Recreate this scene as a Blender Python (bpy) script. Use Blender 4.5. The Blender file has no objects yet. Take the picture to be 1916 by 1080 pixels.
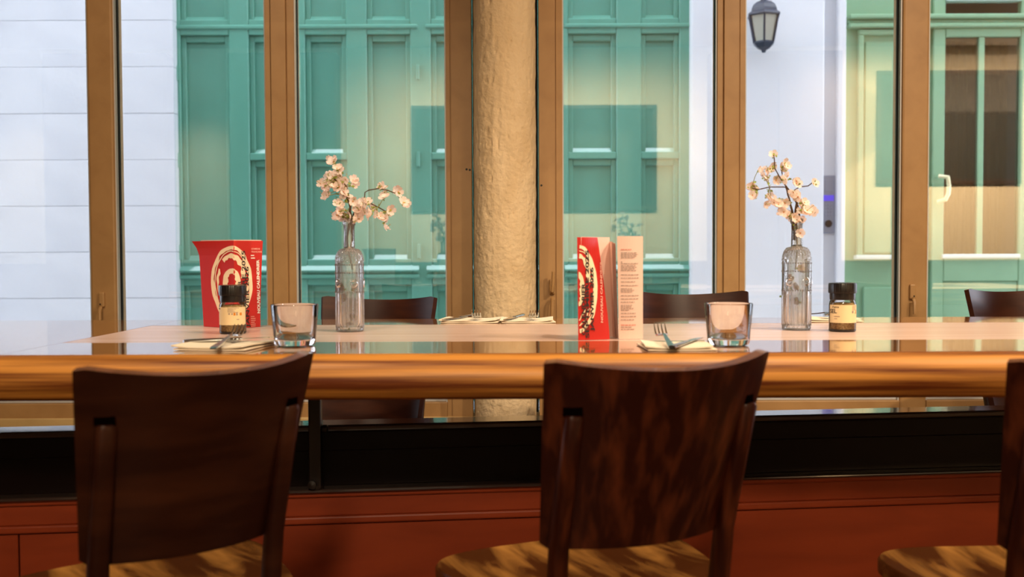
import bpy, bmesh, math, random
from mathutils import Vector, Matrix, Euler, noise as mnoise

random.seed(7)
S = bpy.context.scene
COL = S.collection
# ------------------------------------------------------------------ camera
FPX, HC, PITCH, ROLL = 1860.0, 0.918, math.atan(61 / 1860.0), 0.004
cd = bpy.data.cameras.new('camera')
cam = bpy.data.objects.new('camera', cd)
COL.objects.link(cam)
_f = Vector((0, math.cos(PITCH), -math.sin(PITCH)))
_u = Vector((0, math.sin(PITCH), math.cos(PITCH)))
_r = Vector((1, 0, 0))
RI = _r * math.cos(ROLL) - _u * math.sin(ROLL)
UP = _u * math.cos(ROLL) + _r * math.sin(ROLL)
FW = _f
mw = Matrix((RI, UP, -FW)).transposed().to_4x4()
mw.translation = Vector((0, 0, HC))
cam.matrix_world = mw
cd.sensor_width = 36.0
cd.lens = FPX * 36.0 / 1916.0
cd.dof.use_dof = True
cd.dof.focus_distance = 2.75
cd.dof.aperture_fstop = 4.2
cd.clip_start = 0.05
S.camera = cam
# ------------------------------------------------------------------ view, world, lights
S.view_settings.view_transform = 'Standard'
S.view_settings.look = 'None'
S.view_settings.gamma = 1.0
S.view_settings.use_curve_mapping = False
S.view_settings.exposure = 0.0
S.cycles.use_denoising = True
S.cycles.max_bounces = 16
S.cycles.diffuse_bounces = 4
S.cycles.glossy_bounces = 5
S.cycles.transmission_bounces = 14
S.cycles.transparent_max_bounces = 16
S.cycles.caustics_refractive = False
S.cycles.caustics_reflective = False
S.cycles.sample_clamp_indirect = 4.0
w = bpy.data.worlds.new('overcast_sky')
S.world = w
w.use_nodes = True
bg = w.node_tree.nodes['Background']
bg.inputs['Color'].default_value = (0.80, 0.88, 1.0, 1)
bg.inputs['Strength'].default_value = 6.2

WARM = (1.0, 0.79, 0.55)
def lamp(name, loc, target, power, angle=70, blend=0.6, radius=0.05, color=WARM):
    l = bpy.data.lights.new(name, 'SPOT')
    l.energy = power; l.spot_size = math.radians(angle); l.spot_blend = blend
    l.shadow_soft_size = radius; l.color = color
    o = bpy.data.objects.new(name, l); COL.objects.link(o)
    o.location = loc
    o.rotation_euler = (Vector(target) - Vector(loc)).to_track_quat('-Z', 'Y').to_euler()
    return o
# ceiling spots of the dining room, and one added fill lamp at the end
lamp('warm_spot', (1.9, 1.15, 2.75), (0.3, 3.7, 0.9), 190, 80, 0.7, 0.03)
lamp('warm_spot', (-1.3, 1.5, 2.75), (-1.5, 3.7, 0.8), 60, 90, 0.8, 0.05)
lamp('warm_spot', (0.75, 1.3, 2.75), (0.4, 2.1, 0.75), 110, 85, 0.8, 0.05)
lamp('warm_spot', (2.5, 1.5, 2.75), (1.6, 2.3, 0.75), 130, 85, 0.8, 0.05)
lamp('warm_spot', (-0.9, 0.85, 2.75), (-0.6, 1.9, 0.6), 80, 90, 0.8, 0.05)
lamp('warm_spot', (-0.05, -1.6, 2.6), (0.1, 2.1, 0.35), 210, 60, 0.9, 0.18)  # added lamp behind the camera, no known source, brightens partition and chair backs
# washers along the wall behind the photographer
for x, p in ((-1.0, 260), (-0.1, 270), (0.8, 270), (1.6, 230), (3.45, 760), (4.3, 430), (5.1, 330)):
    lamp('wall_washer', (x, -0.95, 2.85), (x, -2.5, 1.35), p, 105, 1.0, 0.08, (1.0, 0.84, 0.62) if x < 3 else (1.0, 0.74, 0.50))
for x, p in ((-3.05, 130), (-4.72, 80)):
    lamp('wall_washer', (x, -1.2, 2.8), (x, -2.5, 1.3), p, 60, 1.0, 0.06, (1.0, 0.84, 0.62))

# ------------------------------------------------------------------ materials
def lin(r, g, b):
    def c(v):
        v /= 255.0
        return v / 12.92 if v <= 0.04045 else ((v + 0.055) / 1.055) ** 2.4
    return (c(r), c(g), c(b))

def mat(name, base, rough=0.5, metal=0.0, coat=0.0, var=None, bump=None, spec=None, trans=0.0, ior=None, emit=None, alpha=1.0):
    """var = (colour2, (sx,sy,sz), detail, lo, hi); bump = (scale(3) , strength)"""
    m = bpy.data.materials.new(name); m.use_nodes = True
    nt = m.node_tree; N = nt.nodes; L = nt.links
    b = N['Principled BSDF']
    b.inputs['Base Color'].default_value = (*base, 1)
    b.inputs['Roughness'].default_value = rough
    b.inputs['Metallic'].default_value = metal
    b.inputs['Coat Weight'].default_value = coat
    b.inputs['Coat Roughness'].default_value = 0.05
    if spec is not None: b.inputs['Specular IOR Level'].default_value = spec
    if trans: b.inputs['Transmission Weight'].default_value = trans
    if ior: b.inputs['IOR'].default_value = ior
    if emit:
        b.inputs['Emission Color'].default_value = (*emit[0], 1); b.inputs['Emission Strength'].default_value = emit[1]
    if var or bump:
        tc = N.new('ShaderNodeTexCoord')
    if var:
        c2, sc, det, lo, hi = var
        mp = N.new('ShaderNodeMapping'); mp.inputs['Scale'].default_value = sc
        nz = N.new('ShaderNodeTexNoise'); nz.inputs['Scale'].default_value = 1.0
        nz.inputs['Detail'].default_value = det; nz.inputs['Distortion'].default_value = 0.15 if max(sc) > 25 else 0.6
        rp = N.new('ShaderNodeValToRGB')
        rp.color_ramp.elements[0].position = lo; rp.color_ramp.elements[0].color = (*base, 1)
        rp.color_ramp.elements[1].position = hi; rp.color_ramp.elements[1].color = (*c2, 1)
        L.new(tc.outputs['Object'], mp.inputs['Vector']); L.new(mp.outputs[0], nz.inputs['Vector'])
        L.new(nz.outputs['Fac'], rp.inputs['Fac']); L.new(rp.outputs['Color'], b.inputs['Base Color'])
    if bump:
        sc, st = bump[0], bump[1]
        mp = N.new('ShaderNodeMapping'); mp.inputs['Scale'].default_value = sc
        nz = N.new('ShaderNodeTexNoise'); nz.inputs['Scale'].default_value = 1.0; nz.inputs['Detail'].default_value = 6
        bp = N.new('ShaderNodeBump'); bp.inputs['Strength'].default_value = st
        bp.inputs['Distance'].default_value = bump[2] if len(bump) > 2 else 0.01
        L.new(tc.outputs['Object'], mp.inputs['Vector']); L.new(mp.outputs[0], nz.inputs['Vector'])
        L.new(nz.outputs['Fac'], bp.inputs['Height']); L.new(bp.outputs[0], b.inputs['Normal'])
    return m

def glass_mix(name, tint, ior, rough=0.0, body=0.0, extra=0.0):
    """thin clear glass: transparent body, Fresnel mirror; body = share of true refraction"""
    m = bpy.data.materials.new(name); m.use_nodes = True
    nt = m.node_tree; N = nt.nodes; L = nt.links
    N.remove(N['Principled BSDF']); out = N['Material Output']
    t = N.new('ShaderNodeBsdfTransparent'); t.inputs['Color'].default_value = (*tint, 1)
    g = N.new('ShaderNodeBsdfGlossy'); g.inputs['Roughness'].default_value = rough
    fr = N.new('ShaderNodeFresnel'); fr.inputs['IOR'].default_value = ior
    mx = N.new('ShaderNodeMixShader')
    L.new(fr.outputs[0], mx.inputs[0]); L.new(g.outputs[0], mx.inputs[2])
    if body > 0:
        rf = N.new('ShaderNodeBsdfGlass'); rf.inputs['Color'].default_value = (*tint, 1)
        rf.inputs['IOR'].default_value = 1.45; rf.inputs['Roughness'].default_value = 0.02
        m2 = N.new('ShaderNodeMixShader'); m2.inputs[0].default_value = body
        L.new(t.outputs[0], m2.inputs[1]); L.new(rf.outputs[0], m2.inputs[2]); L.new(m2.outputs[0], mx.inputs[1])
    else:
        L.new(t.outputs[0], mx.inputs[1])
    last = mx
    if extra > 0:      # faint scatter of worn, pressed glass
        tr = N.new('ShaderNodeBsdfTranslucent' if False else 'ShaderNodeBsdfDiffuse'); tr.inputs['Color'].default_value = (0.95, 0.95, 0.95, 1)
        m3 = N.new('ShaderNodeMixShader'); m3.inputs[0].default_value = extra
        L.new(mx.outputs[0], m3.inputs[1]); L.new(tr.outputs[0], m3.inputs[2]); last = m3
    L.new(last.outputs[0], out.inputs['Surface'])
    return m

MT = {}
MT['pane'] = glass_mix('window_glass', (0.985, 0.99, 0.985), 1.95)
MT['clear'] = mat('clear_glass', (1, 1, 1), 0.0, trans=1.0, ior=1.45)
MT['bottle'] = glass_mix('embossed_glass', (1, 1, 1), 1.55, 0.04, 0.35, 0.07)
MT['jar'] = glass_mix('jar_glass', (0.985, 0.99, 0.985), 1.5, 0.02, 0.1)
MT['table_gloss'] = mat('varnished_table_wood', (0.34, 0.135, 0.035), 0.06, coat=0.6, var=((0.20, 0.07, 0.016), (2.0, 45, 45), 6, 0.35, 0.7), bump=((3, 9, 9), 0.025, 0.01))
MT['table_edge'] = mat('table_edge_wood', (0.60, 0.25, 0.045), 0.42, coat=0.08, spec=0.3, var=((0.13, 0.028, 0.005), (1.6, 34, 60), 9, 0.42, 0.64))
MT['table_edge'].node_tree.nodes['Principled BSDF'].inputs['Coat Roughness'].default_value = 0.32
MT['table_matte'] = mat('matte_table_wood', (0.72, 0.52, 0.44), 0.26, var=((0.63, 0.43, 0.35), (1.4, 40, 40), 6, 0.35, 0.7))
MT['chair'] = mat('dark_mahogany', (0.026, 0.0045, 0.002), 0.36, var=((0.12, 0.027, 0.009), (46, 46, 1.6), 8, 0.45, 0.76), spec=0.2)
MT['chair_h'] = mat('dark_walnut_plywood', (0.024, 0.006, 0.003), 0.36, var=((0.06, 0.017, 0.007), (5, 5, 26), 8, 0.44, 0.78), spec=0.2)
MT['chair_edge'] = mat('lit_worn_plywood_edge', (0.20, 0.085, 0.045), 0.25, coat=0.5, var=((0.12, 0.045, 0.022), (20, 20, 20), 5, 0.4, 0.7))  # paler end grain, with the shine of the lit top edge painted in
MT['seat'] = mat('worn_seat_wood', (0.07, 0.020, 0.005), 0.27, var=((0.42, 0.19, 0.045), (24, 5, 10), 7, 0.42, 0.72))
MT['slot_shade'] = mat('slot_shade_black', (0.002, 0.001, 0.001), 0.9, spec=0.0)
MT['frame'] = mat('bronze_beige_paint', lin(176, 136, 88), 0.5, var=(lin(164, 124, 78), (9, 9, 9), 4, 0.4, 0.7))
MT['sill'] = mat('sill_beige_paint', lin(205, 175, 122), 0.5, var=(lin(192, 160, 108), (5, 5, 5), 4, 0.4, 0.7))
MT['seal'] = mat('black_rubber_seal', (0.006, 0.006, 0.006), 0.6)
MT['reveal'] = mat('pale_daylit_strip', (0.55, 0.55, 0.56), 0.35)  # pale tone that paints daylight on frame reveals and bottom rails
MT['plaster'] = mat('rough_plaster', lin(222, 197, 160), 0.85, var=(lin(204, 175, 134), (8, 8, 4), 6, 0.35, 0.75), bump=((70, 70, 70), 0.6, 0.008))
MT['mahog'] = mat('red_mahogany_panel', (0.36, 0.056, 0.016), 0.45, spec=0.3, var=((0.27, 0.040, 0.012), (3, 3, 16), 5, 0.35, 0.7))
MT['black'] = mat('black_lacquered_wood', (0.007, 0.0025, 0.002), 0.35, spec=0.15, var=((0.006, 0.002, 0.002), (3, 20, 20), 4, 0.4, 0.7))
MT['rail'] = mat('polished_dark_rail', (0.05, 0.03, 0.025), 0.14, coat=0.6)
MT['steel'] = mat('steel', (0.62, 0.62, 0.62), 0.2, 1.0)
MT['blacksteel'] = mat('black_steel', (0.015, 0.008, 0.007), 0.35)
MT['napkin'] = mat('cream_napkin', lin(246, 232, 208), 0.9, bump=((180, 180, 180), 0.15, 0.002))
MT['red'] = mat('red_card', (0.52, 0.014, 0.010), 0.45)
MT['cream'] = mat('cream_ink', lin(245, 225, 190), 0.6)
MT['paper'] = mat('pink_white_paper', lin(234, 200, 187), 0.8)
MT['ink'] = mat('black_ink', (0.02, 0.012, 0.012), 0.7)
MT['inkgrey'] = mat('grey_ink', (0.30, 0.22, 0.19), 0.7)
MT['inkred'] = mat('red_ink', (0.62, 0.13, 0.08), 0.7)
MT['white'] = mat('white_ink', (0.85, 0.80, 0.74), 0.6)
MT['pinkink'] = mat('pink_ink', (0.85, 0.42, 0.34), 0.6)
MT['cap'] = mat('black_plastic', (0.008, 0.006, 0.006), 0.3)
MT['label'] = mat('kraft_label', lin(228, 204, 158), 0.7)
MT['salt'] = mat('spice_grains', lin(196, 160, 104), 0.9, var=(lin(150, 116, 66), (260, 260, 260), 3, 0.4, 0.6), bump=((300, 300, 300), 0.5, 0.003))
MT['orange'] = mat('orange_ink', lin(200, 120, 10), 0.7)
def petal_mat():
    m = bpy.data.materials.new('petal'); m.use_nodes = True; N = m.node_tree.nodes; L = m.node_tree.links
    N.remove(N['Principled BSDF']); d = N.new('ShaderNodeBsdfDiffuse'); t = N.new('ShaderNodeBsdfTranslucent'); x = N.new('ShaderNodeMixShader')
    tc = N.new('ShaderNodeTexCoord'); nz = N.new('ShaderNodeTexNoise'); nz.inputs['Scale'].default_value = 2.0
    rp = N.new('ShaderNodeValToRGB'); rp.color_ramp.elements[0].color = (*lin(255, 246, 240), 1); rp.color_ramp.elements[1].color = (*lin(253, 228, 218), 1)
    rp.color_ramp.elements[0].position = .4; rp.color_ramp.elements[1].position = .7
    L.new(tc.outputs['Object'], nz.inputs['Vector']); L.new(nz.outputs['Fac'], rp.inputs['Fac'])
    L.new(rp.outputs[0], d.inputs['Color']); L.new(rp.outputs[0], t.inputs['Color']); x.inputs[0].default_value = .45
    L.new(d.outputs[0], x.inputs[1]); L.new(t.outputs[0], x.inputs[2]); L.new(x.outputs[0], N['Material Output'].inputs['Surface']); return m
MT['petal'] = petal_mat()
MT['pistil'] = mat('flower_centre', lin(214, 150, 90), 0.8)
MT['stem'] = mat('brown_stem', lin(74, 48, 22), 0.8)
MT['twig'] = mat('green_twig', lin(150, 146, 70), 0.8)
MT['leaf'] = mat('green_leaf', lin(142, 156, 66), 0.7)
MT['bud'] = mat('bud', lin(170, 130, 70), 0.7)
MT['stone'] = mat('white_limestone', lin(222, 222, 225), 0.9, var=(lin(208, 209, 214), (1.3, 1.3, 2.2), 6, 0.35, 0.7), bump=((30, 30, 30), 0.15, 0.01))
MT['render'] = mat('white_render', lin(229, 229, 232), 0.9, var=(lin(220, 221, 225), (1.1, 1.1, 1.6), 5, 0.35, 0.7))
MT['greystone'] = mat('grey_stone', lin(214, 216, 222), 0.9)
MT['gate'] = mat('green_gate_paint', lin(94, 157, 136), 0.35, var=(lin(87, 150, 129), (2, 2, 2), 4, 0.35, 0.7))
MT['gate_sill'] = mat('glossy_green_paint', lin(100, 160, 140), 0.08, coat=1.0)
MT['door'] = mat('green_door_paint', lin(136, 176, 138), 0.38, var=(lin(128, 168, 132), (2, 2, 2), 4, 0.35, 0.7))
MT['ledge'] = mat('skylit_green_ledge', lin(200, 220, 214), 0.4)  # door ledges coloured pale to stand for skylight on their tops
MT['lantern'] = mat('dark_blue_metal', (0.020, 0.026, 0.05), 0.32)
MT['frost'] = mat('lantern_glass', lin(190, 186, 168), 0.35, trans=0.25)
MT['bulb'] = mat('white_bulb', (0.85, 0.83, 0.8), 0.3)
MT['alu'] = mat('brushed_aluminium', lin(140, 150, 170), 0.4, 0.3)
MT['screen'] = mat('blue_screen', (0.05, 0.04, 0.5), 0.3, emit=((0.12, 0.08, 0.9), 0.55))
MT['brass'] = mat('pale_brass', lin(240, 226, 180), 0.25, 0.3)
MT['dark'] = mat('dark_interior', (0.02, 0.018, 0.015), 0.8)
MT['curtain'] = mat('brown_curtain', lin(66, 50, 38), 0.9)
MT['floor'] = mat('wood_floor', (0.10, 0.045, 0.02), 0.4, var=((0.07, 0.03, 0.012), (1, 14, 1), 5, 0.35, 0.7))
MT['wall'] = mat('cream_wall', lin(238, 222, 186), 0.85)
MT['ceil'] = mat('ceiling_paint', lin(196, 180, 150), 0.9)
MT['brownwall'] = mat('dark_wood_cladding', (0.045, 0.02, 0.010), 0.5, var=((0.03, 0.012, 0.006), (6, 6, 1), 5, 0.35, 0.7))
MT['board'] = mat('slate_board', (0.012, 0.016, 0.015), 0.6)
MT['pave'] = mat('grey_paving', lin(190, 192, 196), 0.9, var=(lin(170, 172, 178), (3, 3, 3), 5, 0.35, 0.7))

# ------------------------------------------------------------------ helpers
def empty(name, loc=(0, 0, 0), rz=0.0):
    o = bpy.data.objects.new(name, None); COL.objects.link(o)
    o.location = loc; o.rotation_euler = (0, 0, rz); o.empty_display_size = 0.05
    return o
def tag(o, label=None, cat=None, group=None, kind=None):
    if label: o['label'] = label
    if cat: o['category'] = cat
    if group: o['group'] = group
    if kind: o['kind'] = kind
    return o
def link(name, me, parent=None):
    o = bpy.data.objects.new(name, me); COL.objects.link(o)
    if parent is not None: o.parent = parent
    return o
def add(name, verts, faces, m, parent=None, smooth=False, mats=None, midx=None, origin=None):
    if origin is not None:
        ox = Vector(origin); verts = [Vector(v) - ox for v in verts]
    me = bpy.data.meshes.new(name)
    me.from_pydata([tuple(v) for v in verts], [], [tuple(f) for f in faces])
    for mm in (mats or [m]): me.materials.append(mm)
    if midx: me.polygons.foreach_set('material_index', midx)
    if smooth:
        me.polygons.foreach_set('use_smooth', [True] * len(me.polygons))
        me.update(); me.set_sharp_from_angle(angle=0.75)
    me.update()
    o = link(name, me, parent)
    if origin is not None: o.location = origin
    return o
def box_me(x0, x1, y0, y1, z0, z1, bev=0.0, seg=2):
    bm = bmesh.new()
    bmesh.ops.create_cube(bm, size=1.0)
    for v in bm.verts:
        v.co = Vector(((x0 + x1) / 2 + v.co.x * (x1 - x0), (y0 + y1) / 2 + v.co.y * (y1 - y0), (z0 + z1) / 2 + v.co.z * (z1 - z0)))
    if bev > 0:
        bmesh.ops.bevel(bm, geom=list(bm.edges), offset=bev, segments=seg, profile=0.5, affect='EDGES')
    vs = [v.co.copy() for v in bm.verts]; bm.verts.index_update()
    fs = [[v.index for v in f.verts] for f in bm.faces]
    bm.free()
    return vs, fs
def box(name, x0, x1, y0, y1, z0, z1, m, parent=None, bev=0.0, seg=2):
    vs, fs = box_me(x0, x1, y0, y1, z0, z1, bev, seg)
    o0 = ((x0 + x1) / 2, (y0 + y1) / 2, z0)
    return add(name, vs, fs, m, parent, origin=o0)
def boxes(name, lst, m, parent=None, bev=0.0):
    V, F = [], []
    for b in lst:
        vs, fs = box_me(*b, bev, 1); n = len(V); V += vs; F += [[i + n for i in f] for f in fs]
    return add(name, V, F, m, parent)
def lathe(name, prof, n, m, parent=None, c=(0, 0, 0), mod=None, smooth=True, a0=0.0, a1=2 * math.pi):
    V, F = [], []
    full = abs(a1 - a0 - 2 * math.pi) < 1e-6
    k = n if full else n + 1
    for i, (r, z) in enumerate(prof):
        for j in range(k):
            a = a0 + (a1 - a0) * j / n
            rr = r if mod is None else mod(r, z, a)
            V.append((c[0] + rr * math.cos(a), c[1] + rr * math.sin(a), c[2] + z))
    for i in range(len(prof) - 1):
        for j in range(n):
            j2 = (j + 1) % k
            F.append((i * k + j, i * k + j2, (i + 1) * k + j2, (i + 1) * k + j))
    return add(name, V, F, m, parent, smooth)
def tube(name, pts, rad, n, m, parent=None, smooth=True, caps=True):
    V, F = tube_geo(pts, rad, n, caps)
    return add(name, V, F, m, parent, smooth)
def tube_geo(pts, rad, n, caps=True):
    pts = [Vector(p) for p in pts]
    if not isinstance(rad, (list, tuple)): rad = [rad] * len(pts)
    V, F = [], []
    for i, p in enumerate(pts):
        d = (pts[min(i + 1, len(pts) - 1)] - pts[max(i - 1, 0)]).normalized()
        a = d.cross(Vector((0.123, 1, 0.31))).normalized(); b = d.cross(a)
        for j in range(n):
            t = 2 * math.pi * j / n
            V.append(p + (a * math.cos(t) + b * math.sin(t)) * rad[i])
    for i in range(len(pts) - 1):
        for j in range(n):
            F.append((i * n + j, i * n + (j + 1) % n, (i + 1) * n + (j + 1) % n, (i + 1) * n + j))
    if caps:
        F.append(tuple(range(n))[::-1]); F.append(tuple((len(pts) - 1) * n + j for j in range(n)))
    return V, F
def pix(u, v, y):
    """point at depth y (world) seen at photo pixel u, v"""
    d = RI * (u - 958) - UP * (v - 540) + FW * FPX
    t = y / d.y
    return Vector((d.x * t, y, HC + d.z * t))
def on_table(u, v, h=0.75):
    d = RI * (u - 958) - UP * (v - 540) + FW * FPX
    t = (h - HC) / d.z
    return Vector((d.x * t, d.y * t, h))
def copy_tree(o, parent=None):
    c = o.copy(); COL.objects.link(c)
    if parent is not None: c.parent = parent
    for ch in list(o.children): copy_tree(ch, c)
    return c
def text_geo(s, size, bold=0.0, spacing=1.0):
    cu = bpy.data.curves.new('t', 'FONT'); cu.body = s; cu.size = size
    cu.offset = bold; cu.space_character = spacing; cu.resolution_u = 3
    o = bpy.data.objects.new('t', cu); COL.objects.link(o)
    dg = bpy.context.evaluated_depsgraph_get()
    me = bpy.data.meshes.new_from_object(o.evaluated_get(dg))
    vs = [v.co.copy() for v in me.vertices]; fs = [list(p.vertices) for p in me.polygons]
    bpy.data.objects.remove(o); bpy.data.curves.remove(cu); bpy.data.meshes.remove(me)
    w_ = max((v.x for v in vs), default=0)
    return vs, fs, w_

# ================================================================== THE SETTING
GY = 3.75            # plane of the street window glass
ROOM_B = -2.5
def struct(o): o['kind'] = 'structure'; return o
struct(box('floor', -6, 6, ROOM_B, 3.9, -0.1, 0.0, MT['floor']))
struct(box('ceiling', -6, 6, ROOM_B, 3.9, 3.0, 3.1, MT['ceil']))
struct(box('wall_left', -6.1, -6.0, ROOM_B, 3.9, 0, 3.0, MT['brownwall']))
struct(box('wall_right', 6.0, 6.1, ROOM_B, 3.9, 0, 3.0, MT['wall']))
struct(box('wall_back', -6, 6, ROOM_B - 0.1, ROOM_B, 0, 3.0, MT['wall']))
struct(box('trim_wainscot', -6, 6, ROOM_B, ROOM_B + 0.03, 0, 0.86, MT['brownwall'], None, 0.004))
# dark panelled cupboards against the back wall (met only as reflections in the glass)
for i, (x0, x1, lb) in enumerate(((-2.75, -1.70, 'dark wooden cupboard on the back wall nearest the room middle'), (-4.55, -3.35, 'dark wooden cupboard on the back wall further into the corner'), (1.95, 3.22, 'dark wooden cupboard on the back wall between the two boards'))):
    c = empty('wall_cupboard', ((x0 + x1) / 2, ROOM_B + 0.19, 0)); tag(c, lb, 'cupboard', 'cupboards on the back wall')
    wd = (x1 - x0) / 2
    box('carcass', -wd, wd, -0.15, 0.1, 0.05, 2.9, MT['brownwall'], c, 0.01)
    for k in (-1, 1):
        d = box('cupboard_door', min(0, k * wd) + 0.01, max(0, k * wd) - 0.01, 0.1, 0.125, 0.1, 2.85, MT['brownwall'], c, 0.006)
        h = box('handle', -0.01, 0.01, 0.0, 0.03, 1.0, 1.15, MT['steel'], None, 0.004); h.parent = d
        h.location = (-k * (wd / 2 - 0.07), 0.02, 0.9)
for x0, x1, z0, z1, lb in ((-1.0, 1.45, 1.37, 2.42, 'wide dark slate board reflected in the glass around the column'),
                           (3.65, 5.1, 1.62, 2.75, 'dark framed board reflected in the glass of the rightmost windows')):
    c = empty('wall_board', ((x0 + x1) / 2, ROOM_B, z0)); tag(c, lb, 'board')
    wd = (x1 - x0) / 2; hh = z1 - z0
    box('slate', -wd + 0.04, wd - 0.04, 0.002, 0.02, 0.04, hh - 0.04, MT['board'], c)
    for a, b, p, q in ((-wd, wd, 0, 0.04), (-wd, wd, hh - 0.04, hh), (-wd, -wd + 0.04, 0.04, hh - 0.04), (wd - 0.04, wd, 0.04, hh - 0.04)):
        box('frame_bar', a, b, 0.002, 0.035, p, q, MT['brownwall'], c, 0.003)

# ---- street window wall: spandrel, header, mullions, panes
wz0, wz1 = 0.36, 2.35
wall = struct(box('wall_front', -6, 6, 3.72, 3.9, 0.0, 0.24, MT['sill']))
struct(box('wall_front_header', -6, 6, 3.68, 3.9, wz1 + 0.06, 3.2, MT['frame']))
struct(box('wall_front_upper', -9, 9, 3.72, 3.9, 3.2, 7.5, MT['greystone']))
for n_, (x0, x1, y0, z0, z1) in enumerate(((-6, 6, 3.60, 0.215, 0.245), (-6, 6, 3.66, 0.245, 0.262), (-6, 6, 3.69, 0.262, 0.318))):
    struct(box('trim_sill_%d' % (n_ + 1), x0, x1, y0, 3.86, z0, z1, MT['sill'], None, 0.004))
U = 3.70 / FPX
def ux(u, y=3.70): return (u - 958) * y / FPX
# mullions: (left px, right px, list of raised strips in px, reveal side)
mull = [(-174, -122, [], 1), (169, 217, [], 1), (500, 554, [(500, 510, .004), (512, 539, .010), (541, 554, .004)], 1),
        (836, 884, [(836, 844, .004), (846, 884, .010)], -1), (1009, 1053, [(1009, 1039, .010), (1041, 1053, .004)], 1),
        (1342, 1394, [(1342, 1352, .004), (1354, 1382, .010), (1384, 1394, .004)], -1),
        (1686, 1736, [], -1), (2030, 2082, [], -1)]
edges = []
for i, (a, b, strips, side) in enumerate(mull):
    x0, x1 = ux(a), ux(b)
    t = struct(empty('trim_%d' % (i + 1), ((x0 + x1) / 2, GY, wz0 - 0.05)))
    cx = (x0 + x1) / 2
    hh = wz1 - wz0 + 0.1
    def tb(name, p, q, y0, y1, m, bev=0.002):
        return box(name, p - cx, q - cx, y0 - GY, y1 - GY, 0.0, hh, m, t, bev)
    if strips:
        tb('post', x0 + .001, x1 - .001, 3.708, 3.80, MT['frame'])
        for (p, q, d) in strips: tb('stile', ux(p), ux(q), 3.708 - d, 3.712, MT['frame'], 0.0012)
    else:
        tb('post', x0, x1, 3.70, 3.80, MT['frame'], 0.008)
    edges.append((x0, x1))
wn = 0
for i in range(len(mull) - 1):
    if i == 3: continue            # the column stands between the two mullions
    x0, x1 = edges[i][1], edges[i + 1][0]
    wn += 1
    cx = (x0 + x1) / 2
    t = struct(empty('window_%d' % wn, (cx, GY, wz0)))
    box('pane', x0 - cx + .002, x1 - cx - .002, -0.003, 0.003, -0.02, wz1 - wz0 + .02, MT['pane'], t)
    box('daylit_reveal_strip', x0 - cx, x0 - cx + .005, -0.040, -0.022, -0.02, wz1 - wz0 + .02, MT['reveal'], t)  # added pale strip, paints the daylight on the side of the frame
    box('daylit_reveal_strip', x1 - cx - .005, x1 - cx, -0.040, -0.022, -0.02, wz1 - wz0 + .02, MT['reveal'], t)
    for sx in (-1, 1):
        e = x0 - cx if sx < 0 else x1 - cx
        box('seal', min(e, e - sx * .005), max(e, e - sx * .005), -0.010, 0.004, -0.02, wz1 - wz0 + .02, MT['seal'], t)
    box('bottom_rail', x0 - cx, x1 - cx, -0.05, 0.05, -0.045, 0.012, MT['frame'], t, 0.003)
    box('lit_rail_strip', x0 - cx, x1 - cx, -0.03, -0.004, 0.012, 0.022, MT['reveal'], t, 0.002)  # pale strip painting the highlight along the bottom rail
    box('top_rail', x0 - cx, x1 - cx, -0.05, 0.05, wz1 - wz0 - .01, wz1 - wz0 + .06, MT['frame'], t, 0.003)
# infill behind the column
x0, x1 = edges[3][1], edges[4][0]
struct(box('trim_column_gap', x0, x1, 3.80, 3.86, 0.31, 2.42, MT['seal']))
# latches on three mullions
def latch(par_i, u, v, big):
    par = [o for o in COL.objects if o.name == 'trim_%d' % par_i][0]
    p = pix(u, v, 3.70) - Vector(par.location)
    yf = (3.698 if big else 3.70) - GY
    l = box('latch', -.011, .011, -.012, 0.004, -.028, .028, MT['frame'], par, 0.005)
    l.location = (p.x, yf - .004, p.z)
    V, F = tube_geo([(0, -.012, .010), (0, -.03, .012), (.002, -.034, .05), (.004, -.036, .085)] if big else [(0, -.012, .0), (0, -.022, -.01), (0, -.024, -.055)], .0065, 8)
    add('lever', V, F, MT['frame'], l, True)
    if big:
        V, F = tube_geo([(0, -.012, -.012), (.0, -.028, -.02), (-.002, -.03, -.085)], [.006, .008, .0075], 8)
        add('lever', V, F, MT['frame'], l, True)
    for dz in (-.012, .012):
        sc = lathe('screw', [(0, 0), (.003, 0), (.003, .002), (0, .002)], 8, MT['blacksteel'], l)
        sc.rotation_euler = (math.radians(90), 0, 0); sc.location = (0, -.0165, dz)
latch(5, 1033, 551, True); latch(2, 192, 575, False); latch(7, 1706, 560, False)

# old screw holes in the frames beside the column
def hole(par_i, u, v):
    par = [o for o in COL.objects if o.name == 'trim_%d' % par_i][0]
    p = pix(u, v, 3.698) - Vector(par.location)
    h = lathe('screw_hole', [(0, .0), (.0045, .0), (.004, .0012), (0, .0015)], 10, MT['seal'], par); h.rotation_euler = (math.radians(90), 0, 0); h.location = (p.x, 3.6985 - GY, p.z)
hole(4, 873, 317); hole(4, 879, 318); hole(5, 1013, 347)

# ---- plaster column standing just inside the window
cc = pix(945.5, 540, 3.60); CX = cc.x
def colmod(r, z, a):
    p = Vector((math.cos(a) * 2.2, math.sin(a) * 2.2, z * 5))
    q = Vector((math.cos(a) * 7, math.sin(a) * 7, z * 22))
    d = mnoise.noise(p) * 0.0025 + mnoise.noise(q) * 0.0022
    t = mnoise.noise(q * 2.3 + Vector((3, 1, 8)))
    if t > 0.33: d -= min((t - 0.33) * 0.02, 0.004)
    if abs(a - 4.35 - 0.1 * mnoise.noise(Vector((0, 0, z * 3)))) < 0.02: d += 0.0018
    return r + d
prof = [(0.111, 0.0 + 3.0 * i / 420) for i in range(421)]
col = lathe('plaster_column', prof, 120, MT['plaster'], None, (0, 0, 0), colmod)
col.location = (CX, 3.585, 0)
tag(col, 'round rough plaster column standing before the window frames', 'column')

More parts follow.
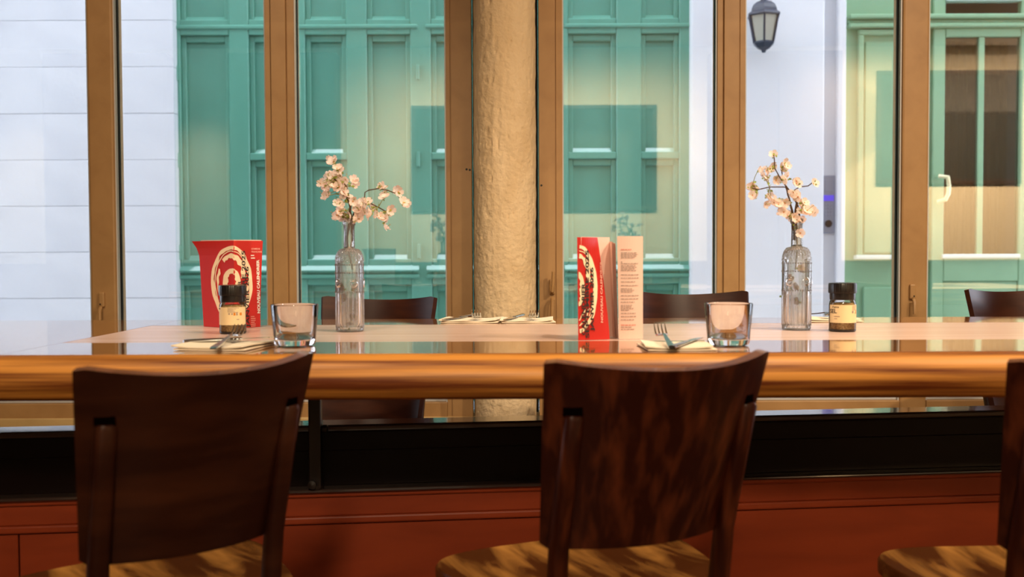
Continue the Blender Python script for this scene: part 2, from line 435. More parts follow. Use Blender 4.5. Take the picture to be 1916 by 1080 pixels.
# ---- street side
FY = 7.0
K = FY / FPX
def fx(u, y=FY): return pix(u, 479, y).x
def fz(v, y=FY): return HC - (v - 479) * y / FPX
struct(box('floor_street', -12, 12, 3.9, 9, -0.22, -0.12, MT['pave']))
# kerb stones of the pavement along the far wall
# facade, left: limestone blocks
XL, XG0, XG1 = -9.0, fx(330), fx(1293)
wl = struct(box('wall_street_left', XL, XG0 - 0.03, FY + 0.05, FY + 0.5, -0.2, 9, MT['stone']))
wl_o = Vector(wl.location)
rh = 86 * K; zr = fz(211) - 6 * rh
bid = 0
meshes = {}
for r in range(-1, 10):
    z0 = zr + r * rh
    x = XG0 if r % 2 else XG0
    first = 1.35 if r % 2 else 2.7
    xe = XG0
    while xe > -5.2:
        wdt = first if xe == XG0 else 2.7
        key = (round(wdt, 3),)
        if key not in meshes:
            vs, fs = box_me(-wdt + .001, -.001, -0.03, 0.06, .001, rh - .001, 0.0025, 1)
            me = bpy.data.meshes.new('stone_block'); me.from_pydata([tuple(v) for v in vs], [], fs); me.materials.append(MT['stone']); me.update(); meshes[key] = me
        b = link('stone_block', meshes[key], wl)
        b.location = Vector((xe, FY + 0.03 + random.uniform(-.0012, .0012), z0)) - wl_o
        xe -= wdt
struct(box('wall_street_upper', XG0 - .03, 7, FY + 0.06, FY + 0.5, 3.6, 9, MT['render']))
# facade, middle: white rendered pier with the lantern
XP1 = fx(1541)
struct(box('wall_street_pier', XG1, XP1, FY, FY + 0.5, -0.2, 3.6, MT['render'], None, 0.012))
struct(box('wall_street_recess', XP1, fx(1567), FY + 0.07, FY + 0.5, -0.2, 3.6, MT['greystone']))
struct(box('wall_street_jamb', fx(1567), fx(1582), FY + 0.01, FY + 0.5, -0.2, 3.6, MT['render'], None, 0.008))
struct(box('wall_street_right', 5.4, 9.0, FY, FY + 0.5, -0.2, 9, MT['render']))
# carriage gate
gy = FY + 0.14
def gx(u): return (u - 958) * gy / FPX + 0.0
def gz(v): return HC - (v - 479) * gy / FPX
gate = empty('carriage_gate', (0, gy, -0.12)); tag(gate, 'tall panelled green carriage gate across the street', 'gate')
def gb(name, u0, u1, v0, v1, y0, y1, m, bev=0.0, par=None):
    o = box(name, gx(u0), gx(u1), y0, y1, gz(v1) + 0.12, gz(v0) + 0.12, m, par or gate, bev, 1)
    return o
gb('gate_leaf', 328, 560, -260, 760, 0.0, 0.06, MT['gate'])
gb('gate_leaf', 562, 792, -260, 760, 0.0, 0.06, MT['gate'])
gb('gate_leaf', 794, 1048, -260, 760, 0.0, 0.06, MT['gate'])
gb('gate_leaf', 1050, 1296, -260, 760, 0.0, 0.06, MT['gate'])
def wedge(name, u0, u1, v0, v1, y0, y1, m):
    # sloping weathered sill: top back edge at v0, front lower edge at v1
    x0, x1, zt, zb = gx(u0), gx(u1), gz(v0) + .12, gz(v1) + .12
    V = [(x0, y1, zt), (x1, y1, zt), (x1, y0, zb), (x0, y0, zb), (x0, y0, zb - .012), (x1, y0, zb - .012), (x1, y1, zb - .012), (x0, y1, zb - .012)]
    return add(name, V, [(0, 3, 2, 1), (3, 4, 5, 2), (4, 7, 6, 5), (7, 0, 1, 6), (0, 7, 4, 3), (1, 2, 5, 6)], m, gate)
def gpanel(u0, u1, v0, v1, ledge=True):
    # inner step of the recess, then the flat field
    t = 9
    for b in ((u0, u0 + t, v0, v1), (u1 - t, u1, v0, v1), (u0 + t, u1 - t, v0, v0 + t + 3)):
        gb('panel_moulding', *b, -0.030, 0.0, MT['gate'], 0.004)
    gb('panel_field', u0 + t, u1 - t, v0 + t + 3, v1 - 2, -0.006, 0.0, MT['gate'])
    wedge('panel_sill', u0, u1, v1 - 10, v1, -0.030, 0.0, MT['gate_sill'])
cols = [(348, 438, 1), (474, 548, 0), (578, 654, 0), (692, 772, 1), (810, 882, 0), (918, 992, 0), (1063, 1152, 0), (1198, 1268, 0)]
prev = 330
for u0, u1, tall in cols + [(1294, 1294, 0)]:
    gb('gate_stile', prev, u0, -250, 750, -0.058, 0.0, MT['gate'], 0.006); prev = u1
    if u1 == u0: break
    rows_ = [(-190, 42)] + ([(70, 484)] if tall else [(70, 287), (300, 484)]) + [(532, 690)]
    pv = -250
    for v0, v1 in rows_:
        gb('gate_rail', u0, u1, pv, v0, -0.056, 0.0, MT['gate'], 0.005); pv = v1
        gpanel(u0, u1, v0, v1)
    gb('gate_rail', u0, u1, pv, 750, -0.056, 0.0, MT['gate'], 0.005)
for a, b in ((334, 556), (566, 786), (800, 1042), (1056, 1288)):
    gb('gate_band', a, b, 52, 60, -0.07, -0.05, MT['gate'], 0.008)
    wedge('gate_weatherboard', a, b, 494, 504, -0.08, -0.05, MT['gate_sill'])
    gb('gate_band', a, b, 512, 520, -0.075, -0.05, MT['gate'], 0.008)
for v in (140, 300, 470):
    for u in (342, 786):
        hgo = gb('hinge', u - 3, u + 3, v - 14, v + 14, -0.075, -0.05, MT['gate'], 0.006)
# glazed shop door at the right
dy = FY + 0.16
def dx(u): return (u - 958) * dy / FPX
def dz(v): return HC - (v - 479) * dy / FPX
door = empty('glazed_street_door', (3.4, dy, -0.12)); tag(door, 'pale green glazed street door with brass pull handle', 'door')
def db(name, u0, u1, v0, v1, y0, y1, m, bev=0.006, par=None):
    o = box(name, dx(u0) - 3.4, dx(u1) - 3.4, y0, y1, dz(v1) + 0.12, dz(v0) + 0.12, m, door, bev, 1); return o
# side panel
db('side_panel', 1580, 1742, -260, 760, 0.02, 0.07, MT['door'])
db('side_field', 1616, 1708, 84, 476, 0.0, 0.02, MT['door'])
db('side_moulding', 1602, 1612, 72, 486, -0.02, 0.02, MT['door']); db('side_moulding', 1712, 1722, 72, 486, -0.02, 0.02, MT['door'])
db('side_moulding', 1602, 1722, 62, 72, -0.02, 0.02, MT['door']); db('side_ledge', 1598, 1726, 480, 488, -0.04, 0.02, MT['ledge'])
db('side_field', 1616, 1708, 540, 700, 0.0, 0.02, MT['door'])
# door leaf
db('stile', 1742, 1764, 60, 760, -0.01, 0.05, MT['door']); db('stile', 1904, 1936, 60, 760, -0.01, 0.05, MT['door'])
db('top_rail', 1764, 1904, 60, 76, -0.01, 0.05, MT['door']); db('lower_rail', 1764, 1904, 486, 530, -0.01, 0.05, MT['door'])
db('sill_moulding', 1760, 1906, 479, 487, -0.03, 0.05, MT['ledge']); db('muntin', 1827, 1838, 76, 480, 0.0, 0.04, MT['door'], 0.004)
db('pane', 1764, 1827, 76, 480, 0.018, 0.026, MT['pane'], 0); db('pane', 1838, 1904, 76, 480, 0.018, 0.026, MT['pane'], 0)
db('kick_panel', 1764, 1904, 530, 760, 0.0, 0.05, MT['door'])
db('side_post', 1936, 2010, -260, 760, -0.02, 0.07, MT['door'])
for k in range(9):
    u = 1768 + k * 15.5
    V, F = tube_geo([(dx(u) - 3.4, 0.16, dz(480) + .12), (dx(u) - 3.4, 0.16, dz(78) + .12)], 0.035, 8)
    add('curtain_fold', V, F, MT['curtain'], door, True)
db('dark_room', 1742, 1936, -100, 760, 0.30, 0.34, MT['dark'], 0)
# transom above
db('transom_sill', 1764, 1904, 4, 11, -0.03, 0.05, MT['ledge']); db('transom_pane', 1764, 1904, -200, 4, 0.018, 0.026, MT['pane'], 0)
db('stile', 1742, 1764, -260, 36, -0.01, 0.05, MT['door']); db('stile', 1904, 1936, -260, 36, -0.01, 0.05, MT['door'])
for v0, v1, p in ((36, 44, -.06), (44, 52, -.02), (52, 60, -.05)):
    db('cornice', 1582, 2008, v0, v1, p, 0.05, MT['door'], 0.008)
hp = [(1752, 334), (1764, 337), (1766, 352), (1765, 368), (1760, 378), (1750, 382)]
tube('pull_handle', [(dx(a) - 3.4, -0.03 if i in (0, 5) else -0.07, dz(b) + .12) for i, (a, b) in enumerate(hp)], 0.016, 10, MT['brass'], door)
struct(box('trim_door_back', dx(1582), 5.5, dy + 0.36, dy + 0.4, -0.2, 3.6, MT['dark']))
# lantern on the pier
lo = pix(1429, 99, FY - 0.15)
lan = empty('wall_lantern', lo); tag(lan, 'dark blue wall lantern with frosted panes on white street wall', 'lantern')
P = FY / FPX
sq = math.pi / 4
def sqpr(name, prof, m, tw=0.32, par=lan):
    o = lathe(name, prof, 6, m, par, smooth=False); o.rotation_euler = (0, 0, tw); return o
sqpr('base', [(0, 0), (.012, .002), (.02, .02), (.045, .032), (.068, .055), (.075, .062), (.075, .074), (0, .074)], MT['lantern'])
sqpr('roof', [(0, .245), (.118, .245), (.122, .253), (.118, .262), (.098, .275), (.094, .295), (.082, .320), (.055, .342), (.03, .352), (.022, .362), (.022, .378), (.034, .384), (.034, .392), (.02, .40), (.012, .43), (0, .44)], MT['lantern'])
for k in range(6):
    a = 0.32 + k * math.pi / 3; a2 = a + math.pi / 3
    tube('corner_bar', [(.072 * math.cos(a), .072 * math.sin(a), .07), (.108 * math.cos(a), .108 * math.sin(a), .25)], .007, 6, MT['lantern'], lan)
    V = [(.068 * math.cos(a), .068 * math.sin(a), .072), (.068 * math.cos(a2), .068 * math.sin(a2), .072), (.103 * math.cos(a2), .103 * math.sin(a2), .248), (.103 * math.cos(a), .103 * math.sin(a), .248)]
    V += [(x * .97, y * .97, z) for x, y, z in V]
    add('lantern_pane', V, [(0, 1, 2, 3), (7, 6, 5, 4), (0, 4, 5, 1), (1, 5, 6, 2), (2, 6, 7, 3), (3, 7, 4, 0)], MT['frost'], lan)
lathe('bulb', [(0, .075), (.02, .08), (.024, .1), (.03, .12), (.022, .145), (0, .155)], 10, MT['bulb'], lan)
tube('bracket', [(0, 0, .38), (0, .08, .36), (0, .155, .28)], .012, 8, MT['lantern'], lan)
lathe('wall_plate', [(0, 0), (.05, 0), (.05, .012), (0, .02)], 16, MT['lantern'], lan).location = (0, .15, .28)
lan.children[-1].rotation_euler = (math.radians(90), 0, 0)
# intercom plate
io = pix(1549, 437, FY + 0.07)
ic = empty('door_intercom', io); tag(ic, 'brushed metal intercom panel with blue screen beside street door', 'intercom')
wI, hI = 25 * P / 2, 109 * P
box('back_plate', -wI, wI, -0.012, 0.0, 0, hI, MT['alu'], ic, 0.004)
box('screen', -wI * .78, wI * .78, -0.016, -0.012, hI * .56, hI * .66, MT['screen'], ic)
box('speaker_grille', -wI * .6, wI * .6, -0.015, -0.012, hI * .72, hI * .92, MT['alu'], ic, .002)
for r in range(4):
    for c in range(3):
        box('key', -wI * .6 + c * wI * .42, -wI * .6 + c * wI * .42 + wI * .3, -0.016, -0.012, hI * (.30 + r * .06), hI * (.34 + r * .06), MT['alu'], ic, .0015)
ln = lathe('camera_lens', [(0, 0), (.026, 0), (.026, .006), (.016, .01), (0, .01)], 16, MT['cap'], ic); ln.rotation_euler = (math.radians(90), 0, 0); ln.location = (0, -0.012, hI * .17)

# ================================================================== FURNITURE
# ---- long table
TX0, TX1, TY0, TY1, TH = -1.62, 2.75, 1.715, 2.66, 0.75
tbl = empty('dining_table', (0.5, 2.19, 0)); tag(tbl, 'long wooden dining table with matte inlay and glossy rounded border', 'table')
tlo = Vector(tbl.location)
def tbx(name, x0, x1, y0, y1, z0, z1, m, bev=0.0):
    return box(name, x0 - tlo.x, x1 - tlo.x, y0 - tlo.y, y1 - tlo.y, z0, z1, m, tbl, bev)
IX0, IY0, IY1 = -0.888, 1.953, 2.442
tbx('inlay', IX0 + .0004, TX1 - .30, IY0 + .0004, IY1 - .0004, TH - .03, TH - .0002, MT['table_matte'])
tbx('front_border', IX0 + .0006, TX1 - .30, TY0, IY0, TH - .03, TH, MT['table_gloss'])
tbx('back_border', IX0 + .0006, TX1 - .30, IY1, TY1, TH - .03, TH, MT['table_gloss'])
tbx('end_board', TX0, IX0 - .0006, TY0, TY1, TH - .03, TH, MT['table_gloss'])
tbx('end_board', TX1 - .30, TX1, TY0, TY1, TH - .03, TH, MT['table_gloss'])
def bull(name, pts_xy, closed=False):
    pass
# rounded edge: profile swept along front, back and the two ends
ET = 0.078
edge_pr = [(o_, TH - d_) for o_, d_ in ((0, 0), (.005, .0006), (.010, .002), (.016, .005), (.022, .0095), (.028, .0155), (.033, .0225), (.037, .031), (.039, .040), (.039, .050), (.037, .060), (.032, .069), (.024, .0755), (.014, .078), (0, .078))]
def sweep_edge(name, p0, p1, outd):
    V, F = [], []
    p0 = Vector(p0); p1 = Vector(p1); od = Vector(outd)
    n = 24
    for i in range(n + 1):
        p = p0.lerp(p1, i / n)
        for (o_, z) in edge_pr: V.append(Vector((p.x, p.y, 0)) + od * o_ + Vector((0, 0, z)) - Vector((tlo.x, tlo.y, 0)))
    k = len(edge_pr)
    for i in range(n):
        for j in range(k - 1): F.append((i * k + j, (i + 1) * k + j, (i + 1) * k + j + 1, i * k + j + 1))
    F.append(tuple(range(k))); F.append(tuple(n * k + j for j in range(k))[::-1])
    return add(name, V, F, MT['table_edge'], tbl, True)
sweep_edge('front_edge', (TX0 - .04, TY0, 0), (TX1 + .04, TY0, 0), (0, -1, 0))
sweep_edge('back_edge', (TX1 + .04, TY1, 0), (TX0 - .04, TY1, 0), (0, 1, 0))
sweep_edge('end_edge', (TX0, TY1, 0), (TX0, TY0, 0), (-1, 0, 0))
sweep_edge('end_edge', (TX1, TY0, 0), (TX1, TY1, 0), (1, 0, 0))
tbx('underframe', TX0 + .15, TX1 - .15, TY0 + .28, TY1 - .28, TH - .075, TH - .03, MT['black'])

# ---- low partition under the table
def part_y(x): return 2.13 + 0.11 * x
PROT = math.atan(0.11)
pt = empty('low_partition', (0.0, 2.13, 0), PROT); tag(pt, 'low mahogany partition with black upper band under the table', 'partition')
PX0, PX1 = -1.9, 3.0
box('base_core', PX0, PX1, 0.012, 0.07, 0.0, 0.355, MT['mahog'], pt)
xs = [-2.0, -1.018, 3.0]
for i in range(len(xs) - 1):
    box('base_panel', max(xs[i], PX0) + .0015, xs[i + 1] - .0015, -0.002, 0.012, 0.03, 0.352, MT['mahog'], pt, 0.001, 1)
box('plinth', PX0, PX1, -0.012, 0.07, 0.0, 0.03, MT['black'], pt, 0.003)
box('moulding', PX0, PX1, -0.012, 0.07, 0.355, 0.371, MT['mahog'], pt, 0.004)
box('frieze', PX0, PX1, -0.006, 0.07, 0.371, 0.412, MT['mahog'], pt, 0.002)
box('moulding', PX0, PX1, -0.014, 0.07, 0.412, 0.424, MT['mahog'], pt, 0.004)
box('ledge', PX0, PX1, -0.026, 0.07, 0.424, 0.432, MT['rail'], pt, 0.004, 3)
box('black_panel', PX0, PX1, 0.012, 0.06, 0.432, 0.506, MT['black'], pt, 0.001)
box('black_rail', PX0, PX1, 0.006, 0.064, 0.506, 0.548, MT['black'], pt, 0.003)
box('cap_rail', PX0, PX1, 0.0, 0.075, 0.548, 0.562, MT['rail'], pt, 0.0045, 3)
# dark posts that carry the table from the partition's ledge
for u in (574, 2050):
    px_ = (u - 958) * 2.0 / FPX
    zb = 0.432
    po = empty('support_post', (px_ - tlo.x, part_y(px_) - 0.0125 - tlo.y, zb)); po.parent = tbl
    po2 = box('post_shaft', -.013, .013, -.013, .011, 0, TH - .075 - zb, MT['blacksteel'], po, 0.003)
    lathe('foot_plate', [(0, .0005), (.016, .0005), (.016, .008), (0, .008)], 12, MT['blacksteel'], po)
    k_ = lathe('thumb_screw', [(0, 0), (.007, 0), (.009, .004), (.009, .012), (0, .014)], 10, MT['blacksteel'], po); k_.rotation_euler = (0, math.radians(90), 0); k_.location = (.013, 0, .125)
    k_ = lathe('thumb_screw', [(0, 0), (.007, 0), (.009, .004), (.009, .012), (0, .014)], 10, MT['blacksteel'], po); k_.rotation_euler = (math.radians(90), 0, 0); k_.location = (-.004, -.013, .012)

# ---- chairs
def make_chair(name, dims, wood, seatm):
    ct, cb, Ht, sag, dip, lean, Hb, px, Hp, Hs, pw = dims
    root = empty(name)
    N, Mz = 28, 14
    th = 0.014
    V, F = [], []
    rc = 0.03
    def surf(t, s, off):
        c = cb + (ct - cb) * s
        zt = Ht - dip * (1 - t * t); zb = Hb
        # soften the corners a little
        e = max(0.0, (abs(t) - 0.93) / 0.07)
        zt2 = zt - 0.004 * e * e; zb2 = zb + 0.008 * e * e
        z = zb2 + (zt2 - zb2) * s
        g = sag * (1 - t * t) * (c / ct) ** 2
        y = -lean * (z - Hb) - g
        # normal pointing backwards (outwards of the bend)
        ny = -1.0; nx = 2 * sag * t / ct
        l = math.hypot(nx, ny)
        return (c * t + off * nx / l, y + off * ny / l, z - off * lean * 0.9)
    for off in (0.0, th):
        for j in range(Mz + 1):
            for i in range(N + 1):
                V.append(surf(-1 + 2 * i / N, j / Mz, off))
    W = N + 1; B = W * (Mz + 1); topf = []
    for j in range(Mz):
        for i in range(N):
            a = j * W + i
            F.append((a, a + 1, a + 1 + W, a + W)); F.append((B + a, B + a + W, B + a + W + 1, B + a + 1))
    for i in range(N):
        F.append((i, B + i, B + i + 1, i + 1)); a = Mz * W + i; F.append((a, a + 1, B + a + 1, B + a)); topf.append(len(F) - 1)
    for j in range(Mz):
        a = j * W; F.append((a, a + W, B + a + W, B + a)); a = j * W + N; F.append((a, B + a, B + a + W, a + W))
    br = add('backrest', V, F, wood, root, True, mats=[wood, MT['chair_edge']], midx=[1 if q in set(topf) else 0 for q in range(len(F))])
    # rear posts: from the floor, behind the backrest, ending in a rounded head below its top
    for s in (-1, 1):
        g = sag * (1 - (px / ct) ** 2)
        pts = []
        yb = -g - th + 0.003
        for z, yo in ((0.0, -0.03), (Hs * .5, 0.004), (Hs, 0.012), (Hb, 0.0), ((Hb + Hp) / 2, 0), (Hp - .012, 0), (Hp - .007, 0)):
            y = yb - (lean * (z - Hb) if z > Hb else 0) + yo
            pts.append(Vector((s * (px * (0.93 + 0.07 * min(1, z / Hp))), y, z)))
        V, F = [], []
        for i, p in enumerate(pts):
            hw = pw * (0.85 if i == 0 else 1.0) * (0.8 if i == len(pts) - 1 else 1); hd = 0.013 * (1.0 if i > 2 else 1.15) * (0.75 if i == len(pts) - 1 else 1)
            for a in range(12):
                an = 2 * math.pi * (a + .5) / 12
                cx_ = math.copysign(abs(math.cos(an)) ** .6, math.cos(an)); sy_ = math.copysign(abs(math.sin(an)) ** .6, math.sin(an))
                V.append((p.x + hw * cx_, p.y + hd * sy_, p.z))
        for i in range(len(pts) - 1):
            for a in range(12): F.append((i * 12 + a, i * 12 + (a + 1) % 12, (i + 1) * 12 + (a + 1) % 12, (i + 1) * 12 + a))
        F.append(tuple(range(12))[::-1]); F.append(tuple((len(pts) - 1) * 12 + a for a in range(12)))
        add('rear_leg', V, F, wood, root, True)
        # black box painting the shade of the notch above the head of the post
        zs0, zs1 = Hp - 0.008, Hp + 0.011
        yy = -lean * (zs0 - Hb) - g - th * 1.02
        sl = box('slot_shade', -pw, pw, -.0012, .010, 0, zs1 - zs0, MT['slot_shade'], root, 0.001); sl.location = (s * px, yy + .0045, zs0); sl.rotation_euler = (-math.atan(lean) * .0, 0, math.atan(2 * sag * s * px / ct / ct))
    # seat: rounded trapezoid plate, slightly dished
    out = []
    wb, wf, y0, y1 = 0.175, 0.245, -0.055, 0.305
    for k in range(48):
        a = 2 * math.pi * k / 48
        cxx = math.copysign(abs(math.cos(a)) ** .5, math.cos(a)); syy = math.copysign(abs(math.sin(a)) ** .5, math.sin(a))
        t = (syy + 1) / 2
        out.append(((wb + (wf - wb) * t) * cxx, y0 + (y1 - y0) * t))
    V, F = [], []
    rings = [(1.0, Hs - .024), (1.0, Hs - .005), (.985, Hs), (.8, Hs - .003), (.5, Hs - .007), (.2, Hs - .008)]
    cy_ = (y0 + y1) / 2
    for sc, z in rings:
        for x, y in out: V.append((x * sc, cy_ + (y - cy_) * sc, z))
    for i in range(len(rings) - 1):
        for k in range(48): F.append((i * 48 + k, i * 48 + (k + 1) % 48, (i + 1) * 48 + (k + 1) % 48, (i + 1) * 48 + k))
    F.append(tuple(range(48))[::-1]); F.append(tuple(5 * 48 + k for k in range(48)))
    add('seat', V, F, seatm, root, True)
    for s in (-1, 1):
        V, F = tube_geo([(s * .18, .25, 0), (s * .175, .24, Hs - .024)], [.014, .019], 10)
        add('front_leg', V, F, wood, root, True)
        V, F = box_me(s * .155 - .009, s * .155 + .009, -.03, .26, Hs - .075, Hs - .024, .002, 1)
        add('side_rail', V, F, wood, root)
    V, F = box_me(-.155, .155, .245, .263, Hs - .075, Hs - .024, .002, 1)
    add('front_rail', V, F, wood, root)
    return root
SC = 0.95
def hgt(z): return HC - (HC - z) * SC
def dims(k, hb=None, ht=None, px=None):
    return (.1747 * SC * k, .1491 * SC * k, ht or hgt(.7769), .0679 * SC * k, .0149, .2689, hb or hgt(.4915), (px or .1409) * SC * k, hgt(.7018), 0.42, .0135)
c1 = make_chair('dining_chair', dims(.955), MT['chair_h'], MT['seat'])
c1.location = (-.4961 * SC, 1.4773 * SC, 0); c1.rotation_euler.z = .68655
tag(c1, 'dark wooden chair in the left foreground, its back below the red menu', 'chair', 'chairs along the near side of the table')
c2 = make_chair('dining_chair', dims(1.0455), MT['chair'], MT['seat'])
c2.location = (.18424 * SC, 1.52515 * SC, 0); c2.rotation_euler.z = .41
tag(c2, 'dark streaky wooden chair in the middle foreground, below the open pink menu', 'chair', 'chairs along the near side of the table')
c3 = copy_tree(c2); c3.location = (.826, 1.38, 0); c3.rotation_euler.z = .02
tag(c3, 'foreground chair cut off by the right edge of the photo', 'chair')
rdim = dims(1.06, 0.432, 0.80, .150)
r1 = make_chair('dining_chair', rdim, MT['chair_h'], MT['seat'])
r1.location = (-.425, 2.90, 0); r1.rotation_euler.z = math.pi - .20
tag(r1, 'dark chair facing the camera on the window side, behind the left flower bottle', 'chair', 'chairs along the window side of the table')
r2 = copy_tree(r1); r2.scale.z = 1.01; r2.location = (.575, 3.0, 0); r2.rotation_euler.z = math.pi + .12
tag(r2, 'dark chair on the window side, between the open menu and the right tumbler', 'chair')
r3 = copy_tree(r1); r3.scale.z = 1.012; r3.location = (1.645, 3.1, 0); r3.rotation_euler.z = math.pi + .20
tag(r3, 'dark chair on the window side at the far right edge', 'chair')

# ================================================================== THINGS ON THE TABLE
TZ = TH + 0.0004
# ---- tumblers
def tumbler(name, p, label):
    t = empty(name, (p.x, p.y, TZ)); tag(t, label, 'glass', 'clear tumblers on the front border')
    H = .078
    lathe('glass_wall', [(0, .0), (.030, 0), (.0365, .002), (.0385, .006), (.0445, H - .002), (.0438, H), (.0425, H - .002), (.0372, .018), (.034, .0135), (.02, .012), (0, .012)], 48, MT['clear'], t)
    return t
tumbler('water_glass', on_table(552, 647), 'clear glass tumbler between red menu and left flower bottle')
tumbler('water_glass', on_table(1363, 646), 'clear glass tumbler at the right of the front fork and knife')
# ---- bottles
def bottle(p, label):
    t = empty('embossed_bottle', (p.x, p.y, TZ)); tag(t, label, 'bottle', 'embossed glass bottles used as vases')
    R = .0315
    pr = [(0, .004), (.024, .003), (.029, 0), (.0315, .002), (R, .008)] + [(R, .01 + .074 * i / 6) for i in range(7)] + [(R + .0006, .088), (R + .0004, .128), (R + .0004, .15), (R, .154)]
    for i in range(31):
        a = i / 30 * math.pi / 2
        pr.append((.0125 + (R - .0125) * math.cos(a) ** .9, .156 + .030 * math.sin(a)))
    pr += [(.0122, .20), (.0118, .215), (.0122, .236), (.0142, .239), (.0146, .244), (.0135, .248)]
    inner = [(.0105, .248), (.0095, .236), (.0095, .19)] + [(.0095 + (R - .0125) * math.sin(i / 6 * math.pi / 2), .186 - .032 * (1 - math.cos(i / 6 * math.pi / 2))) for i in range(1, 7)] + [(R - .003, .02), (R - .006, .010), (0, .009)]
    def md(r, z, a):
        if r < .02: return r
        if .009 < z < .085 and r > R - .001: return r + .0016 * math.cos(a * 20) - .0006
        if .156 <= z < .187 and r > R - .02: return r + .0016 * math.cos(a * 24) * math.cos((z - .156) * 700)
        return r
    lathe('glass_body', pr + inner, 160, MT['bottle'], t, mod=md)
    for zz in (.088, .131, .149):
        V, F = [], []
        for k in range(36):
            a = 2 * math.pi * k / 36; c = Vector(((R + .0005) * math.cos(a), (R + .0005) * math.sin(a), zz)); r_ = .0019
            n0 = len(V); V += [c + Vector(d) * r_ for d in ((1, 0, 0), (-1, 0, 0), (0, 1, 0), (0, -1, 0), (0, 0, 1), (0, 0, -1))]
            for f in ((0, 2, 4), (2, 1, 4), (1, 3, 4), (3, 0, 4), (2, 0, 5), (1, 2, 5), (3, 1, 5), (0, 3, 5)): F.append([q + n0 for q in f])
        add('bead_row', V, F, MT['bottle'], t, True)
    for a in (-math.pi / 2 + .42, -math.pi / 2 - .75, -math.pi / 2 + 1.6):
        c = Vector((R * math.cos(a), R * math.sin(a), .108)); tx = Vector((-math.sin(a), math.cos(a), 0)); nn = Vector((math.cos(a), math.sin(a), 0))
        V, F = [], []
        for k in range(24):
            b = 2 * math.pi * k / 24
            for rr, ho in ((.004, .0006), (.006 , .0022), (.0085 + .0012 * math.cos(b * 10), .0018), (.010, .0002)):
                V.append(c + tx * rr * math.cos(b) + Vector((0, 0, 1)) * rr * math.sin(b) + nn * ho)
        for k in range(24):
            for j in range(3): F.append((k * 4 + j, ((k + 1) % 24) * 4 + j, ((k + 1) % 24) * 4 + j + 1, k * 4 + j + 1))
        add('medallion', V, F, MT['bottle'], t, True)
    return t
bp1 = on_table(655, 620); bp2 = on_table(1490, 617)
bottle(bp1, 'embossed clear glass bottle holding the spreading spray, left of the column')
bottle(bp2, 'embossed clear glass bottle holding the upright spray, beside the spice jar on the right')

# ---- blossom sprays
def petal_me():
    V, F = [], []; mi = []
    for k in range(5):
        a = 2 * math.pi * k / 5
        ca, sa = math.cos(a), math.sin(a); n0 = len(V)
        for i, (r, wd, z) in enumerate(((.10, .08, .0), (.42, .36, .10), (.78, .46, .34), (1.0, .28, .50))):
            for s, dzz in ((-1, .10), (0, 0), (1, .10)):
                x, y = r, s * wd; V.append((x * ca - y * sa, x * sa + y * ca, z + dzz * wd * 2))
        for i in range(3):
            for j in range(2): F.append((n0 + i * 3 + j, n0 + i * 3 + j + 1, n0 + (i + 1) * 3 + j + 1, n0 + (i + 1) * 3 + j)); mi.append(0)
    n0 = len(V); V.append((0, 0, .25))
    for k in range(6): V.append((.18 * math.cos(k * math.pi / 3), .18 * math.sin(k * math.pi / 3), .08))
    for k in range(6): F.append((n0, n0 + 1 + k, n0 + 1 + (k + 1) % 6)); mi.append(1)
    me = bpy.data.meshes.new('blossom'); me.from_pydata(V, [], F); me.materials.append(MT['petal']); me.materials.append(MT['pistil'])
    me.polygons.foreach_set('material_index', mi); me.polygons.foreach_set('use_smooth', [True] * len(F)); me.update(); return me
BLO = petal_me()
def small_me(name, m, kind):
    if kind == 'leaf': V = [(0, 0, 0), (.35, .5, .1), (0, 1, .05), (-.35, .5, .1), (0, .5, -.06)]; F = [(0, 4, 1), (1, 4, 2), (2, 4, 3), (3, 4, 0)]
    else:
        V = [(0, 0, -.5)] + [(.35 * math.cos(k * math.pi / 3), .35 * math.sin(k * math.pi / 3), -.05) for k in range(6)] + [(0, 0, .6)]
        F = [(0, 1 + (k + 1) % 6, 1 + k) for k in range(6)] + [(7, 1 + k, 1 + (k + 1) % 6) for k in range(6)]
    me = bpy.data.meshes.new(name); me.from_pydata(V, [], F); me.materials.append(m); me.update(); return me
LEAF = small_me('leaf', MT['leaf'], 'leaf'); BUD = small_me('bud', MT['bud'], 'bud')
